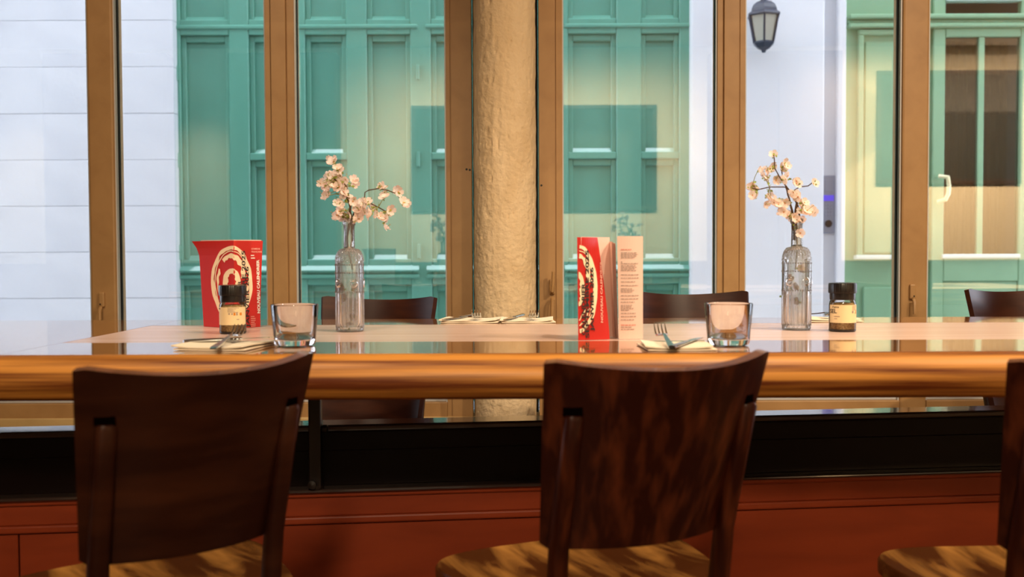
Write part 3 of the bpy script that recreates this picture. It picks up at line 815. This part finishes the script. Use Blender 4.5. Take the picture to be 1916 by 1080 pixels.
def spray(base, label, stems, blooms, inside, twigs, seed):
    rd = random.Random(seed)
    t = empty('blossom_spray', (base.x, base.y, TZ)); tag(t, label, 'flowers', 'pale blossom sprays in bottles')
    B = Vector((base.x, base.y, TZ))
    def loc(u, v, dy_=0.0): return pix(u, v, base.y + dy_) - B
    nodes = []
    for st in stems:
        pts = [loc(u, v, d) for u, v, d, r in st]
        fine = []
        for i in range(len(pts) - 1):
            for k in range(4): fine.append(pts[i].lerp(pts[i + 1], k / 4) + Vector((rd.uniform(-1, 1), rd.uniform(-1, 1), 0)) * .0008)
        fine.append(pts[-1])
        rr = []
        for i in range(len(fine)):
            q = i / 4; a = int(min(q, len(st) - 1)); b = min(a + 1, len(st) - 1); rr.append(st[a][3] * (1 - (q - a)) + st[b][3] * (q - a))
        tube('stem', fine, rr, 7, MT['stem'], t); nodes += [p for p in fine if p.z > .235]
    for tw in twigs:
        tube('twig', [loc(u, v, d) for u, v, d in tw], .0013, 5, MT['stem'], t); nodes += [loc(u, v, d) for u, v, d in tw]
    TV, TF = [], []
    def bloom(p, size, ns):
        o = link('blossom', BLO, t); o.location = p; s = size * rd.uniform(.85, 1.12); o.scale = (s, s, s)
        # faces look mostly outwards and a little to the room
        d = Vector((rd.uniform(-1, 1), rd.uniform(-1.5, .1), rd.uniform(-.4, .9))).normalized()
        o.rotation_euler = d.to_track_quat('Z', 'Y').to_euler()
        if ns:
            q = min(ns, key=lambda n: (n - p).length + max(0, (n.z - p.z)) * .6)
            mid = q.lerp(p, .5) + Vector((0, 0, .004))
            V, F = tube_geo([q, mid, p], [.0009, .0007, .0006], 4, False); n0 = len(TV); TV.extend(V); TF.extend([[a + n0 for a in f] for f in F])
            for k in range(3):
                l = link('leaf', LEAF, t); l.location = q.lerp(p, rd.uniform(.2, .95)) + Vector((rd.uniform(-.004, .004), rd.uniform(-.006, 0), rd.uniform(-.004, .004))); ls = rd.uniform(.005, .009); l.scale = (ls, ls, ls)
                l.rotation_euler = (rd.uniform(0, 6), rd.uniform(0, 6), rd.uniform(0, 6))
            if rd.random() < .5:
                b = link('bud', BUD, t); pp = p + Vector((rd.uniform(-.012, .012), rd.uniform(-.01, .01), rd.uniform(-.004, .014)))
                b.location = pp; b.scale = (.0035,) * 3; b.rotation_euler = (rd.uniform(0, 3), rd.uniform(0, 3), 0)
                V, F = tube_geo([p, pp], [.0005, .0005], 4, False); n0 = len(TV); TV.extend(V); TF.extend([[a + n0 for a in f] for f in F])
    for u, v, s in blooms:
        bloom(loc(u, v, rd.uniform(-.022, .022)), s, nodes)
        for _k in range(rd.choice((1, 1, 2))):
            bloom(loc(u + rd.uniform(-7, 7), v + rd.uniform(-6, 6), rd.uniform(-.022, .022)), s * .85, nodes)
    for u, v, s in inside:
        p = loc(u, v, 0); p.y = rd.uniform(-.012, .012); bloom(p, s, None)
        for k in range(3):
            l = link('leaf', LEAF, t); l.location = p + Vector((rd.uniform(-.006, .006), rd.uniform(-.008, .004), rd.uniform(-.012, .004))); l.scale = (.009,) * 3
            l.rotation_euler = (rd.uniform(0, 6), rd.uniform(0, 6), rd.uniform(0, 6))
    add('flower_stalk', TV, TF, MT['twig'], t, True)['kind'] = 'stuff'
    return t
def Z6(pts, s=.0122): return [(580 + x / 3, 280 + y / 3, s) for x, y in pts]
def Z8(pts, s=.0115): return [(1380 + x / 3, 280 + y / 3, s) for x, y in pts]
bl1 = Z6([(133, 68), (165, 115), (110, 150), (60, 185), (150, 160), (185, 185), (165, 210), (98, 258), (243, 172), (198, 222), (120, 212), (210, 265), (155, 305), (172, 345), (150, 368), (225, 378), (262, 328), (295, 298), (325, 295), (265, 392), (345, 335), (330, 368), (405, 208), (415, 265), (495, 238), (523, 298), (450, 338), (385, 385), (440, 382), (422, 440), (188, 378), (130, 180), (90, 205), (285, 345), (240, 290)])
spray(bp1, 'spreading spray of pale pink blossoms with an arm bending right, in the left bottle',
      [[(659, 505, 0, .0016), (650, 455, .0, .002), (652, 420, .002, .0028), (656, 385, 0, .0026), (648, 350, -.004, .0022), (632, 318, 0, .0015)],
       [(656, 470, -.004, .0018), (659, 440, -.004, .0026), (657, 412, -.003, .003), (654, 380, -.004, .0024), (640, 350, -.004, .002), (622, 330, 0, .0013)],
       [(652, 430, .004, .002), (662, 400, .004, .002), (676, 385, .003, .0016), (692, 380, 0, .0012)]],
      bl1, Z6([(185, 765), (240, 770), (195, 835), (240, 945)], .011) + Z6([(225, 985)], .007),
      [[(682, 372, 0), (683, 360, 0), (690, 356, 0), (707, 353, 0)], [(692, 380, 0), (708, 388, 0), (722, 396, 0)], [(707, 353, 0), (725, 356, 0), (740, 362, 0), (756, 378, 0)]], 11)
bl2 = Z8([(202, 30), (262, 80), (140, 115), (160, 148), (190, 95), (215, 172), (75, 215), (100, 217), (103, 272), (275, 165), (330, 190), (425, 192), (315, 240), (340, 265), (185, 265), (207, 282), (230, 308), (265, 300), (170, 292), (260, 350), (285, 368), (315, 378), (370, 305), (425, 345), (360, 352), (390, 342), (345, 462), (350, 402), (240, 100), (130, 130)])
spray(bp2, 'upright spray of pale blossoms with dark stems, in the bottle on the right',
      [[(1488, 505, 0, .0014), (1492, 460, .0, .002), (1490, 425, 0, .0028), (1488, 395, 0, .0028), (1492, 375, .002, .0024), (1480, 360, 0, .002), (1466, 342, 0, .0016)],
       [(1487, 450, -.004, .0024), (1484, 420, -.004, .003), (1483, 395, 0, .0026), (1476, 370, 0, .002), (1470, 350, 0, .0014)],
       [(1494, 445, .004, .002), (1498, 415, .003, .002), (1494, 390, .003, .002), (1488, 375, 0, .0015)]],
      bl2, Z8([(350, 670), (285, 725), (325, 775), (265, 800), (340, 850)], .0105),
      [[(1466, 342, 0), (1458, 330, 0), (1450, 315, 0)], [(1480, 360, 0), (1496, 350, 0), (1512, 348, 0), (1520, 342, 0)], [(1470, 350, 0), (1440, 350, 0), (1418, 355, 0), (1406, 352, 0)], [(1466, 342, 0), (1462, 315, 0), (1468, 308, 0)], [(1450, 315, 0), (1449, 300, 0), (1448, 290, 0)], [(1494, 395, 0), (1510, 392, 0), (1520, 395, 0)]], 23)

# ---- spice jars
def jar(p, label, rz, texts, marks):
    t = empty('spice_grinder_jar', (p.x, p.y, TZ), rz); tag(t, label, 'jar', 'spice grinder jars')
    R = .0285
    lathe('glass_jar', [(0, .001), (.022, .001), (.027, 0), (R, .003), (R, .060), (.027, .066), (.0245, .070), (.0245, .075)], 48, MT['jar'], t)
    lathe('spice', [(0, .0035), (.0255, .0035), (.0265, .006), (.0265, .057), (.022, .062), (0, .064)], 32, MT['salt'], t)
    lathe('base_ring', [(0, .0002), (.026, .0002), (.0287, .002), (.0289, .0045), (.0275, .005), (0, .0045)], 48, MT['cap'], t)
    A = -math.pi / 2
    lathe('label_wrap', [(R + .0003, .0195), (R + .0003, .0585)], 40, MT['label'], t, a0=A - 1.45, a1=A + 1.5)
    cap = lathe('grinder_cap', [(0, .069), (.0268, .069), (.0272, .071), (.0272, .083), (.0285, .084)], 72, MT['cap'], t, mod=lambda r, z, a: r)
    lathe('cap_ring', [(.0268, .083), (.0292, .0838), (.0296, .086), (.0296, .102), (.0285, .1055), (.024, .1065), (0, .1058)], 96, MT['cap'], t, mod=lambda r, z, a: r + (.0004 * math.cos(a * 32) if r > .028 else 0))
    def put(s, size, ang, z, m, bold=0.0, name='print'):
        vs, fs, w_ = text_geo(s, size, bold)
        V = []
        for v in vs:
            a = A + ang + v.x / R
            V.append(((R + .0006) * math.cos(a), (R + .0006) * math.sin(a), z + v.y))
        add(name, V, fs, m, t)
    def patch(a0, a1, z0, z1, m, name='print'):
        lathe(name, [(R + .0006, z0), (R + .0006, z1)], 6, m, t, a0=A + a0, a1=A + a1)
    for a in texts: put(*a)
    for a in marks: patch(*a)
j1 = on_table(436, 624); j2 = on_table(1576, 620)
def tiny(a0, z0, n, wd, dzz=.0022):
    return [(a0, a0 + wd * (0.75 + .25 * math.sin(i * 5.1 + 1)), z0 - i * dzz, z0 - i * dzz + .0008, MT['inkgrey']) for i in range(n)]
jar(j1, 'spice grinder jar with black cap in front of the red menu', 0.0, [],
    tiny(-.12, .056, 5, .9) + [(-.05 + .0, .07, .0425, .0455, MT['inkgrey']), (.18, .26, .042, .0455, MT['inkgrey']), (.33, .47, .0405, .0465, MT['orange']), (.53, .63, .0405, .0465, MT['inkgrey']), (.80, .98, .0405, .0465, MT['orange']), (.55, .75, .031, .0325, MT['inkgrey']), (-1.2, -.85, .0535, .0565, MT['ink'])])
jar(j2, 'spice grinder jar with black cap beside the right flower bottle', 0.0,
    [('SEL', .0125, -1.38, .0405, MT['ink'], .0003), ("d'spice", .006, -1.15, .052, MT['ink'], .0001)],
    tiny(.45, .056, 5, .7) + [(.42, .58, .0405, .0455, MT['inkgrey']), (.72, .80, .0395, .0415, MT['inkgrey']), (.85, 1.0, .0395, .0465, MT['orange']), (-.95, -.5, .0325, .034, MT['inkgrey']), (-.95, -.7, .028, .0292, MT['inkgrey'])])

# ---- menus
def sheet(name, plan, hgt_, m, parent, th=.0006, n=10, mz=12):
    """plan(s, h) -> (x, y) in local coordinates; thin double-sided sheet with thickness"""
    V, F = [], []
    for off in (0, th):
        for j in range(mz + 1):
            for i in range(n + 1):
                h = j / mz; x, y = plan(i / n, h); V.append((x, y + off, h * hgt_))
    W = n + 1; B = W * (mz + 1)
    for j in range(mz):
        for i in range(n):
            a = j * W + i; F.append((a, a + 1, a + 1 + W, a + W)); F.append((B + a, B + a + W, B + a + W + 1, B + a + 1))
    for i in range(n):
        F.append((i, B + i, B + i + 1, i + 1)); a = mz * W + i; F.append((a, a + 1, B + a + 1, B + a))
    for j in range(mz):
        a = j * W; F.append((a, a + W, B + a + W, B + a)); a = j * W + n; F.append((a, B + a, B + a + W, a + W))
    return add(name, V, F, m, parent)
def ring_geo(cx_, cz_, rx, rz_, wd, a0, a1, seed, rough=.12, n=64):
    V, F = [], []
    for i in range(n + 1):
        a = a0 + (a1 - a0) * i / n
        k1 = 1 + rough * mnoise.noise(Vector((math.cos(a) * 3, math.sin(a) * 3, seed))) * .5
        ww = wd * (1 + rough * 5 * mnoise.noise(Vector((math.cos(a) * 4, math.sin(a) * 4, seed + 9))))
        for s in (0, 1):
            V.append((cx_ + (rx * k1 - ww * s) * math.cos(a), cz_ + (rz_ * k1 - ww * s) * math.sin(a)))
    for i in range(n): F.append((i * 2, i * 2 + 1, i * 2 + 3, i * 2 + 2))
    return V, F
def vtext(s, size, x, z, bold=0.0, sx=1.0):
    """text running upwards, baseline to the right"""
    vs, fs, w_ = text_geo(s, size, bold)
    return [(x - v.y, z + v.x * sx) for v in vs], fs
def vfit(s, size, x, z0, z1, bold=0.0):
    vs, fs, w_ = text_geo(s, size, bold)
    k = (z1 - z0) / w_
    return [(x - v.y, z0 + v.x * k) for v in vs], fs
def htext(s, size, x, z, bold=0.0):
    vs, fs, w_ = text_geo(s, size, bold)
    return [(x + v.x, z + v.y) for v in vs], fs
def prints(name, geo, fn, m, parent):
    V2, F = geo
    return add(name, [fn(x, z) for x, z in V2], F, m, parent)

# red menu standing as a V with its fold to the room
mL, mC, mR = pix(381, 600, 2.40), pix(439, 600, 2.335), pix(487, 600, 2.38)
HM = 0.206
mo = Vector((mC.x, mC.y, TZ))
men = empty('folded_menu', mo); tag(men, 'red folded menu card with cream brush rings, behind a spice jar', 'menu', 'standing menu cards')
aL = Vector((mL.x, mL.y, 0)) - Vector((mo.x, mo.y, 0)); aR = Vector((mR.x, mR.y, 0)) - Vector((mo.x, mo.y, 0))
def curlL(h): return 0.10 * h + 0.17 * max(0, (h - .8) / .2) ** 2
def planL(s, h):
    k = 1 + curlL(h) * 1.05; return (aL.x * (1 - s) * k, aL.y * (1 - s) + .006 * max(0, h - .75) * (1 - s))
def planR(s, h):
    k = 1 + 0.17 * h ** 1.6; return (aR.x * s * k, aR.y * s)
sheet('cover_panel', planL, HM, MT['red'], men); sheet('cover_panel', planR, HM, MT['red'], men)
sheet('inner_page', lambda s, h: (planL(s, h)[0] * .8, planL(s, h)[1] * .8 + .004), HM + .0022, MT['paper'], men)
sheet('inner_page', lambda s, h: (planR(s, h)[0] * .93, planR(s, h)[1] * .93 + .004), HM + .0022, MT['paper'], men)
sheet('back_panel', lambda s, h: (aL.x * (1 - s) + aR.x * s, aL.y * (1 - s) + aR.y * s + .001), HM * .97, MT['paper'], men)
def mfn(off):
    def f(x, z):
        h = min(max(z / HM, 0), 1)
        x *= 1.27 if x < 0 else 0.81
        if x < 0:
            k = 1 + curlL(h) * 1.05; y = aL.y * x / (aL.x * k); n_ = Vector((-abs(aL.y), -abs(aL.x), 0)).normalized()
        else:
            k = 1 + 0.17 * h ** 1.6; y = aR.y * x / (aR.x * k); n_ = Vector((abs(aR.y), -abs(aR.x), 0)).normalized()
        return (x + n_.x * off, y + n_.y * off, z)
    return f
pm = 2.345 / FPX
def mz_(v): return (612 - v) * pm + .001
ex, ez = (435 - 439) * pm, mz_(528)
for k, (rx, rz_, wd, a0, a1, rg) in enumerate(((38, 69, 6.5, 0.0, 2 * math.pi, .10), (31, 60, 1.6, .3, 5.6, .06), (28.5, 54, 8, .2, 2.2, .16), (27, 52, 3.5, 2.6, 4.4, .2), (16, 27, 9, -.9, 4.1, .08), (33, 63, 2.2, 3.6, 6.6, .2), (29, 58, 2.0, 4.0, 6.2, .25))):
    prints('brush_ring', ring_geo(ex, ez, rx * pm, rz_ * pm, wd * pm, a0, a1, k * 7.3, rg), mfn(.0008), MT['cream'], men)
prints('print', vfit('SEPTEMBRE 2025', .0120, (460 - 439) * pm, mz_(610), mz_(468), .0002), mfn(.0013), MT['ink'], men)
prints('print', vfit('JANVIER 2026', .0110, (466 - 439) * pm, mz_(611), mz_(498), .0002), mfn(.0013), MT['ink'], men)
prints('print', vfit('CALENDRIER', .0115, (452 - 439) * pm, mz_(610), mz_(524), .0002), mfn(.0013), MT['ink'], men)
prints('print', vfit('NOUVEAU CALENDRIER', .0088, (486.5 - 439) * pm, mz_(587), mz_(485), .0004), mfn(.0009), MT['white'], men)
for i, (s, z, sz) in enumerate((('COMÉDIE', 466, .0050), ('FRANÇAISE', 471.5, .0050))):
    prints('print', htext(s, sz, (472 - 439) * pm, mz_(z), .0001), mfn(.0009), MT['pinkink'], men)
for i, w_ in enumerate((.008, .010)):
    z0 = mz_(478 + i * 5); x0 = (471 - 439) * pm
    prints('print', ([(x0, z0), (x0 + w_, z0), (x0 + w_, z0 + .0024), (x0, z0 + .0024)], [(0, 1, 2, 3)]), mfn(.0009), MT['white'], men)
for i in range(6):
    z0 = mz_(593 + i * 3.6); x0 = (469 - 439) * pm; w_ = (.011 if i % 3 else .0085)
    prints('print', ([(x0, z0), (x0 + w_, z0), (x0 + w_, z0 + .0014), (x0, z0 + .0014)], [(0, 1, 2, 3)]), mfn(.0009), MT['pinkink'], men)

# pink-white menu opened, its red cover curling away on the left
q0, q1, q2, q3, q4 = [pix(u, 600, y) for u, y in ((1082, 1.965), (1141, 1.985), (1146, 2.05), (1158, 1.985), (1203, 1.995))]
no = Vector((q1.x, q1.y, TZ)); HN = .204
mn = empty('open_menu', no); tag(mn, 'open menu with pink white text page and curling red cover', 'menu', 'standing menu cards')
def L2(p): return Vector((p.x - no.x, p.y - no.y, 0))
b0, b1, b2, b3, b4 = map(L2, (q0, q1, q2, q3, q4))
def cov(s, h):
    # the free right edge sweeps left and back towards the top
    edge = -0.022 * (h ** 1.25); bend = .030 * h * s * s
    return (b0.x + (b1.x + edge * 1.0 - b0.x) * s - .002 * h * (1 - s), b0.y + (b1.y - b0.y) * s + bend)
sheet('cover_panel', cov, HN, MT['red'], mn)
sheet('back_panel', lambda s, h: (b0.x - .002 * h + .012 * s, b0.y + .001 + .085 * s), HN, MT['red'], mn)
sheet('inner_page', lambda s, h: (b0.x + .006 + (b2.x - b0.x - .006 - .006 * h) * s, b0.y + .004 + (b2.y - b0.y - .004) * s), HN + .001, MT['paper'], mn)
for k in range(5):
    sheet('page_leaf', lambda s, h, k=k: (b2.x - .006 * h + (b3.x - b2.x) * (k / 5.) + .002 * s, b2.y - .05 * s * (0.6 + .1 * k)), HN - .008 - .001 * k, MT['paper'], mn)
sheet('text_page', lambda s, h: (b3.x - .0035 * h * (1 - s) + (b4.x - b3.x) * s, b3.y + (b4.y - b3.y) * s - .004 * math.sin(s * math.pi)), HN + .002, MT['paper'], mn)
def tpf(x, z):
    s = (x - b3.x) / (b4.x - b3.x); return (x, b3.y + (b4.y - b3.y) * s - .004 * math.sin(max(0, min(1, s)) * math.pi) - .0008, z)
pn = 1.99 / FPX
def nz_(v): return (637 - v) * pn
rows = [(470, 20, 'inkred'), (476, 30), (479, 33), (482, 30), (485, 26), (493, 3), (496, 33), (500, 28), (503, 30), (506, 26), (509, 29), (517, 34), (523, 34), (530, 27), (537, 33), (543, 22), (546, 25), (549, 21), (556, 34), (562, 34), (568, 26), (574, 22), (577, 20), (580, 24), (583, 17), (589, 28), (595, 29), (601, 25), (611, 28, 'inkred'), (615, 22), (619, 27)]
for rr in rows:
    x0 = b3.x + 4 * pn - .0005; x1 = x0 + rr[1] * pn; z0 = nz_(rr[0])
    # broken into words
    x = x0; quads = []; fcs = []
    while x < x1 - .001:
        wl_ = min(random.uniform(.003, .008), x1 - x); n0 = len(quads)
        quads += [(x, z0), (x + wl_, z0), (x + wl_, z0 + .0013), (x, z0 + .0013)]; fcs.append((n0, n0 + 1, n0 + 2, n0 + 3)); x += wl_ + .0011
    if fcs: prints('text_line', (quads, fcs), tpf, MT[rr[2]] if len(rr) > 2 else MT['inkgrey'], mn)
def cfn(off):
    def f(x, z):
        h = min(max(z / HN, 0), 1); edge = -0.022 * (h ** 1.25)
        xa = b0.x - .002 * h; s = (x - xa) / max(.004, (b1.x + edge - b0.x + .002 * h)); s = min(max(s, 0), 1.0)
        cx_, cy_ = cov(s, h); return (cx_ + off * .35, cy_ - off, z)
    return f
def half_ring(rx, rz_, wd, a0, a1, sd, rg):
    V, F = ring_geo(b0.x, nz_(542), rx * pn, rz_ * pn, wd * pn, a0, a1, sd, rg); return V, F
for k, (rx, rz_, wd, a0, a1, rg) in enumerate(((37, 82, 7, -1.5, 1.5, .10), (30, 72, 1.6, -.8, 1.5, .08), (27, 66, 8, .2, 1.5, .14), (28, 68, 2.5, -1.5, -.6, .2), (12, 32, 8, -1.5, 1.5, .08), (22, 60, 2.5, -1.5, -.7, .3))):
    prints('brush_ring', half_ring(rx, rz_, wd, a0, a1, k * 5.1 + 2, rg), cfn(.0008), MT['cream'], mn)
prints('print', vfit('CALENDRIER', .0105, b0.x + 13 * pn, nz_(628), nz_(531), .0003), cfn(.0013), MT['ink'], mn)
prints('print', vfit('SEPTEMBRE 2025', .0095, b0.x + 20 * pn, nz_(634), nz_(470), .0003), cfn(.0013), MT['ink'], mn)
prints('print', vfit('JANVIER 2026', .0095, b0.x + 29 * pn, nz_(619), nz_(502), .0003), cfn(.0013), MT['ink'], mn)
prints('print', vfit('NOUVEAU CALENDRIER', .0062, b0.x + 47 * pn, nz_(606), nz_(491), .0002), cfn(.0010), MT['pinkink'], mn)

# ---- napkins, forks, knives
def napkin(p, rz, wd, dp, label, sd):
    t = empty('folded_napkin', (p.x, p.y, TZ), rz); tag(t, label, 'napkin', 'cream paper napkins')
    rd = random.Random(sd); ph = rd.uniform(0, 6)
    for k, (zz, sc) in enumerate(((.0, 1.0), (.0026, .985))):
        V, F = [], []
        nx, ny = 16, 10
        for off in (0, .0022):
            for j in range(ny + 1):
                for i in range(nx + 1):
                    a, b = i / nx - .5, j / ny - .5
                    lift = (.0022 * abs(a * 2) ** 3 * (1.4 if a < 0 else 1) + .0007 * (1 + math.sin(a * 11 + ph) * math.cos(b * 6 + ph))) * (k + .25)
                    V.append((a * wd * sc + (.012 * b if k else 0), b * dp * sc, zz + off + lift))
        W = nx + 1; B = W * (ny + 1)
        for j in range(ny):
            for i in range(nx):
                a = j * W + i; F.append((a + W, a + W + 1, a + 1, a)); F.append((B + a, B + a + 1, B + a + W + 1, B + a + W))
        for i in range(nx):
            F.append((i, i + 1, B + i + 1, B + i)); a = ny * W + i; F.append((a + 1, a, B + a, B + a + 1))
        for j in range(ny):
            a = j * W; F.append((a + W, a, B + a, B + a + W)); a = j * W + nx; F.append((a, a + W, B + a + W, B + a))
        add('napkin_fold', V, F, MT['napkin'], t, True)
    return t
def fork(p, rz, label, z=0.0, tilt=0.0, roll=0.0):
    """origin at the middle; tines towards +y"""
    t = empty('table_fork', (p.x, p.y, TZ + z)); t.rotation_euler = (tilt, roll, rz); tag(t, label, 'fork', 'steel table forks')
    st = [(-.095, .0055, .003), (-.085, .0068, .004), (-.03, .0045, .006), (.02, .0030, .009), (.035, .0032, .0095), (.048, .0095, .0065), (.056, .0115, .0045), (.062, .0120, .004)]
    V, F = [], []
    for y, hw, zz in st:
        V += [(-hw, y, zz), (hw, y, zz), (hw, y, zz + .0024), (-hw, y, zz + .0024)]
    for i in range(len(st) - 1):
        for k in range(4): F.append((i * 4 + k, i * 4 + (k + 1) % 4, (i + 1) * 4 + (k + 1) % 4, (i + 1) * 4 + k))
    F += [(3, 2, 1, 0), tuple(len(V) - 4 + k for k in range(4))]
    add('handle', V, F, MT['steel'], t, False)
    for k in range(4):
        x = -.0102 + k * .0068
        pr = [(.060, .0042, .0018), (.072, .0052, .0016), (.085, .009, .0014), (.098, .0155, .0011), (.106, .0215, .0006)]
        V, F = [], []
        for y, zz, r in pr: V += [(x - r, y, zz - r * .6), (x + r, y, zz - r * .6), (x + r, y, zz + r * .8), (x - r, y, zz + r * .8)]
        for i in range(len(pr) - 1):
            for q in range(4): F.append((i * 4 + q, i * 4 + (q + 1) % 4, (i + 1) * 4 + (q + 1) % 4, (i + 1) * 4 + q))
        F += [(3, 2, 1, 0), tuple(len(V) - 4 + q for q in range(4))]
        add('tine', V, F, MT['steel'], t)
    return t
def knife(p, rz, label, z=0.0, tilt=0.0):
    t = empty('table_knife', (p.x, p.y, TZ + z)); t.rotation_euler = (tilt, 0, rz); tag(t, label, 'knife', 'steel table knives')
    V, F = [], []
    st = [(-.105, .006, .0028), (-.098, .008, .0036), (-.05, .0075, .0036), (.0, .0055, .003), (.004, .0058, .0025)]
    for y, hw, hz in st:
        for k in range(10):
            a = 2 * math.pi * k / 10; V.append((hw * math.cos(a), y, .0036 + hz * math.sin(a)))
    for i in range(len(st) - 1):
        for k in range(10): F.append((i * 10 + k, i * 10 + (k + 1) % 10, (i + 1) * 10 + (k + 1) % 10, (i + 1) * 10 + k))
    F += [tuple(range(10))[::-1], tuple(40 + k for k in range(10))]
    add('handle', V, F, MT['steel'], t, True)
    prof_ = [(.003, -.006, .005), (.02, -.008, .006), (.07, -.0085, .0062), (.10, -.005, .006), (.112, .004, .0055)]
    V, F = [], []
    for y, xa, xb in prof_: V += [(xa, y, .0032), (xb, y, .0028), (xb, y, .0046), (xa, y, .0038)]
    for i in range(len(prof_) - 1):
        for k in range(4): F.append((i * 4 + k, i * 4 + (k + 1) % 4, (i + 1) * 4 + (k + 1) % 4, (i + 1) * 4 + k))
    F += [(3, 2, 1, 0), tuple(16 + k for k in range(4))]
    add('blade', V, F, MT['steel'], t)
    return t
def pt_(u, v): return on_table(u, v)
# left front setting
napkin(pt_(424, 650), math.radians(-8), .135, .15, 'cream napkin under fork and knife in front of the left spice jar', 3)
fork(pt_(419, 654) + Vector((0.0, .018, 0)), math.radians(2), 'steel fork with raised tines in front of the left spice jar', .0095, math.radians(3.5))
knife(pt_(452, 645) + Vector((-.004, .0, 0)), math.radians(-58), 'steel knife lying slantwise on the napkin at the left', .0075)
# right front setting
napkin(pt_(1264, 651), math.radians(2), .122, .13, 'cream napkin between the open menu and the right tumbler', 8)
fork(pt_(1249, 653) + Vector((0, .02, 0)), math.radians(-2), 'steel fork between the open menu and the right tumbler', .0095, math.radians(3.5))
knife(pt_(1287, 652) + Vector((0, .01, 0)), math.radians(-24), 'steel knife lying left of the right tumbler', .0066)
# two settings at the window side in front of the column
napkin(pt_(882, 603) + Vector((0, .02, 0)), math.radians(-3), .145, .13, 'white napkin before the column, left one of the touching pair', 12)
fork(pt_(893, 602) + Vector((0, .02, 0)), math.radians(180), 'fork on the left napkin of the pair before the column', .0078, math.radians(2.5))
knife(pt_(862, 602) + Vector((0, .03, 0)), math.radians(160), 'knife on the left napkin of the pair before the column', .0064)
napkin(pt_(985, 603) + Vector((0.002, .02, 0)), math.radians(3), .135, .13, 'white napkin before the column, right one of the touching pair', 15)
fork(pt_(996, 602) + Vector((0, .02, 0)), math.radians(182), 'fork on the right napkin of the pair before the column', .0078, math.radians(2.5))
knife(pt_(963, 602) + Vector((0, .03, 0)), math.radians(168), 'knife on the right napkin of the pair before the column', .0064)
# one more setting half hidden by the right spice jar
napkin(pt_(1556, 601) + Vector((0, .02, 0)), 0, .13, .13, 'napkin half hidden behind the right spice jar', 19)
fork(pt_(1543, 599) + Vector((0, .02, 0)), math.radians(180), 'fork with tines showing left of the right spice jar', .0078, math.radians(2.5))
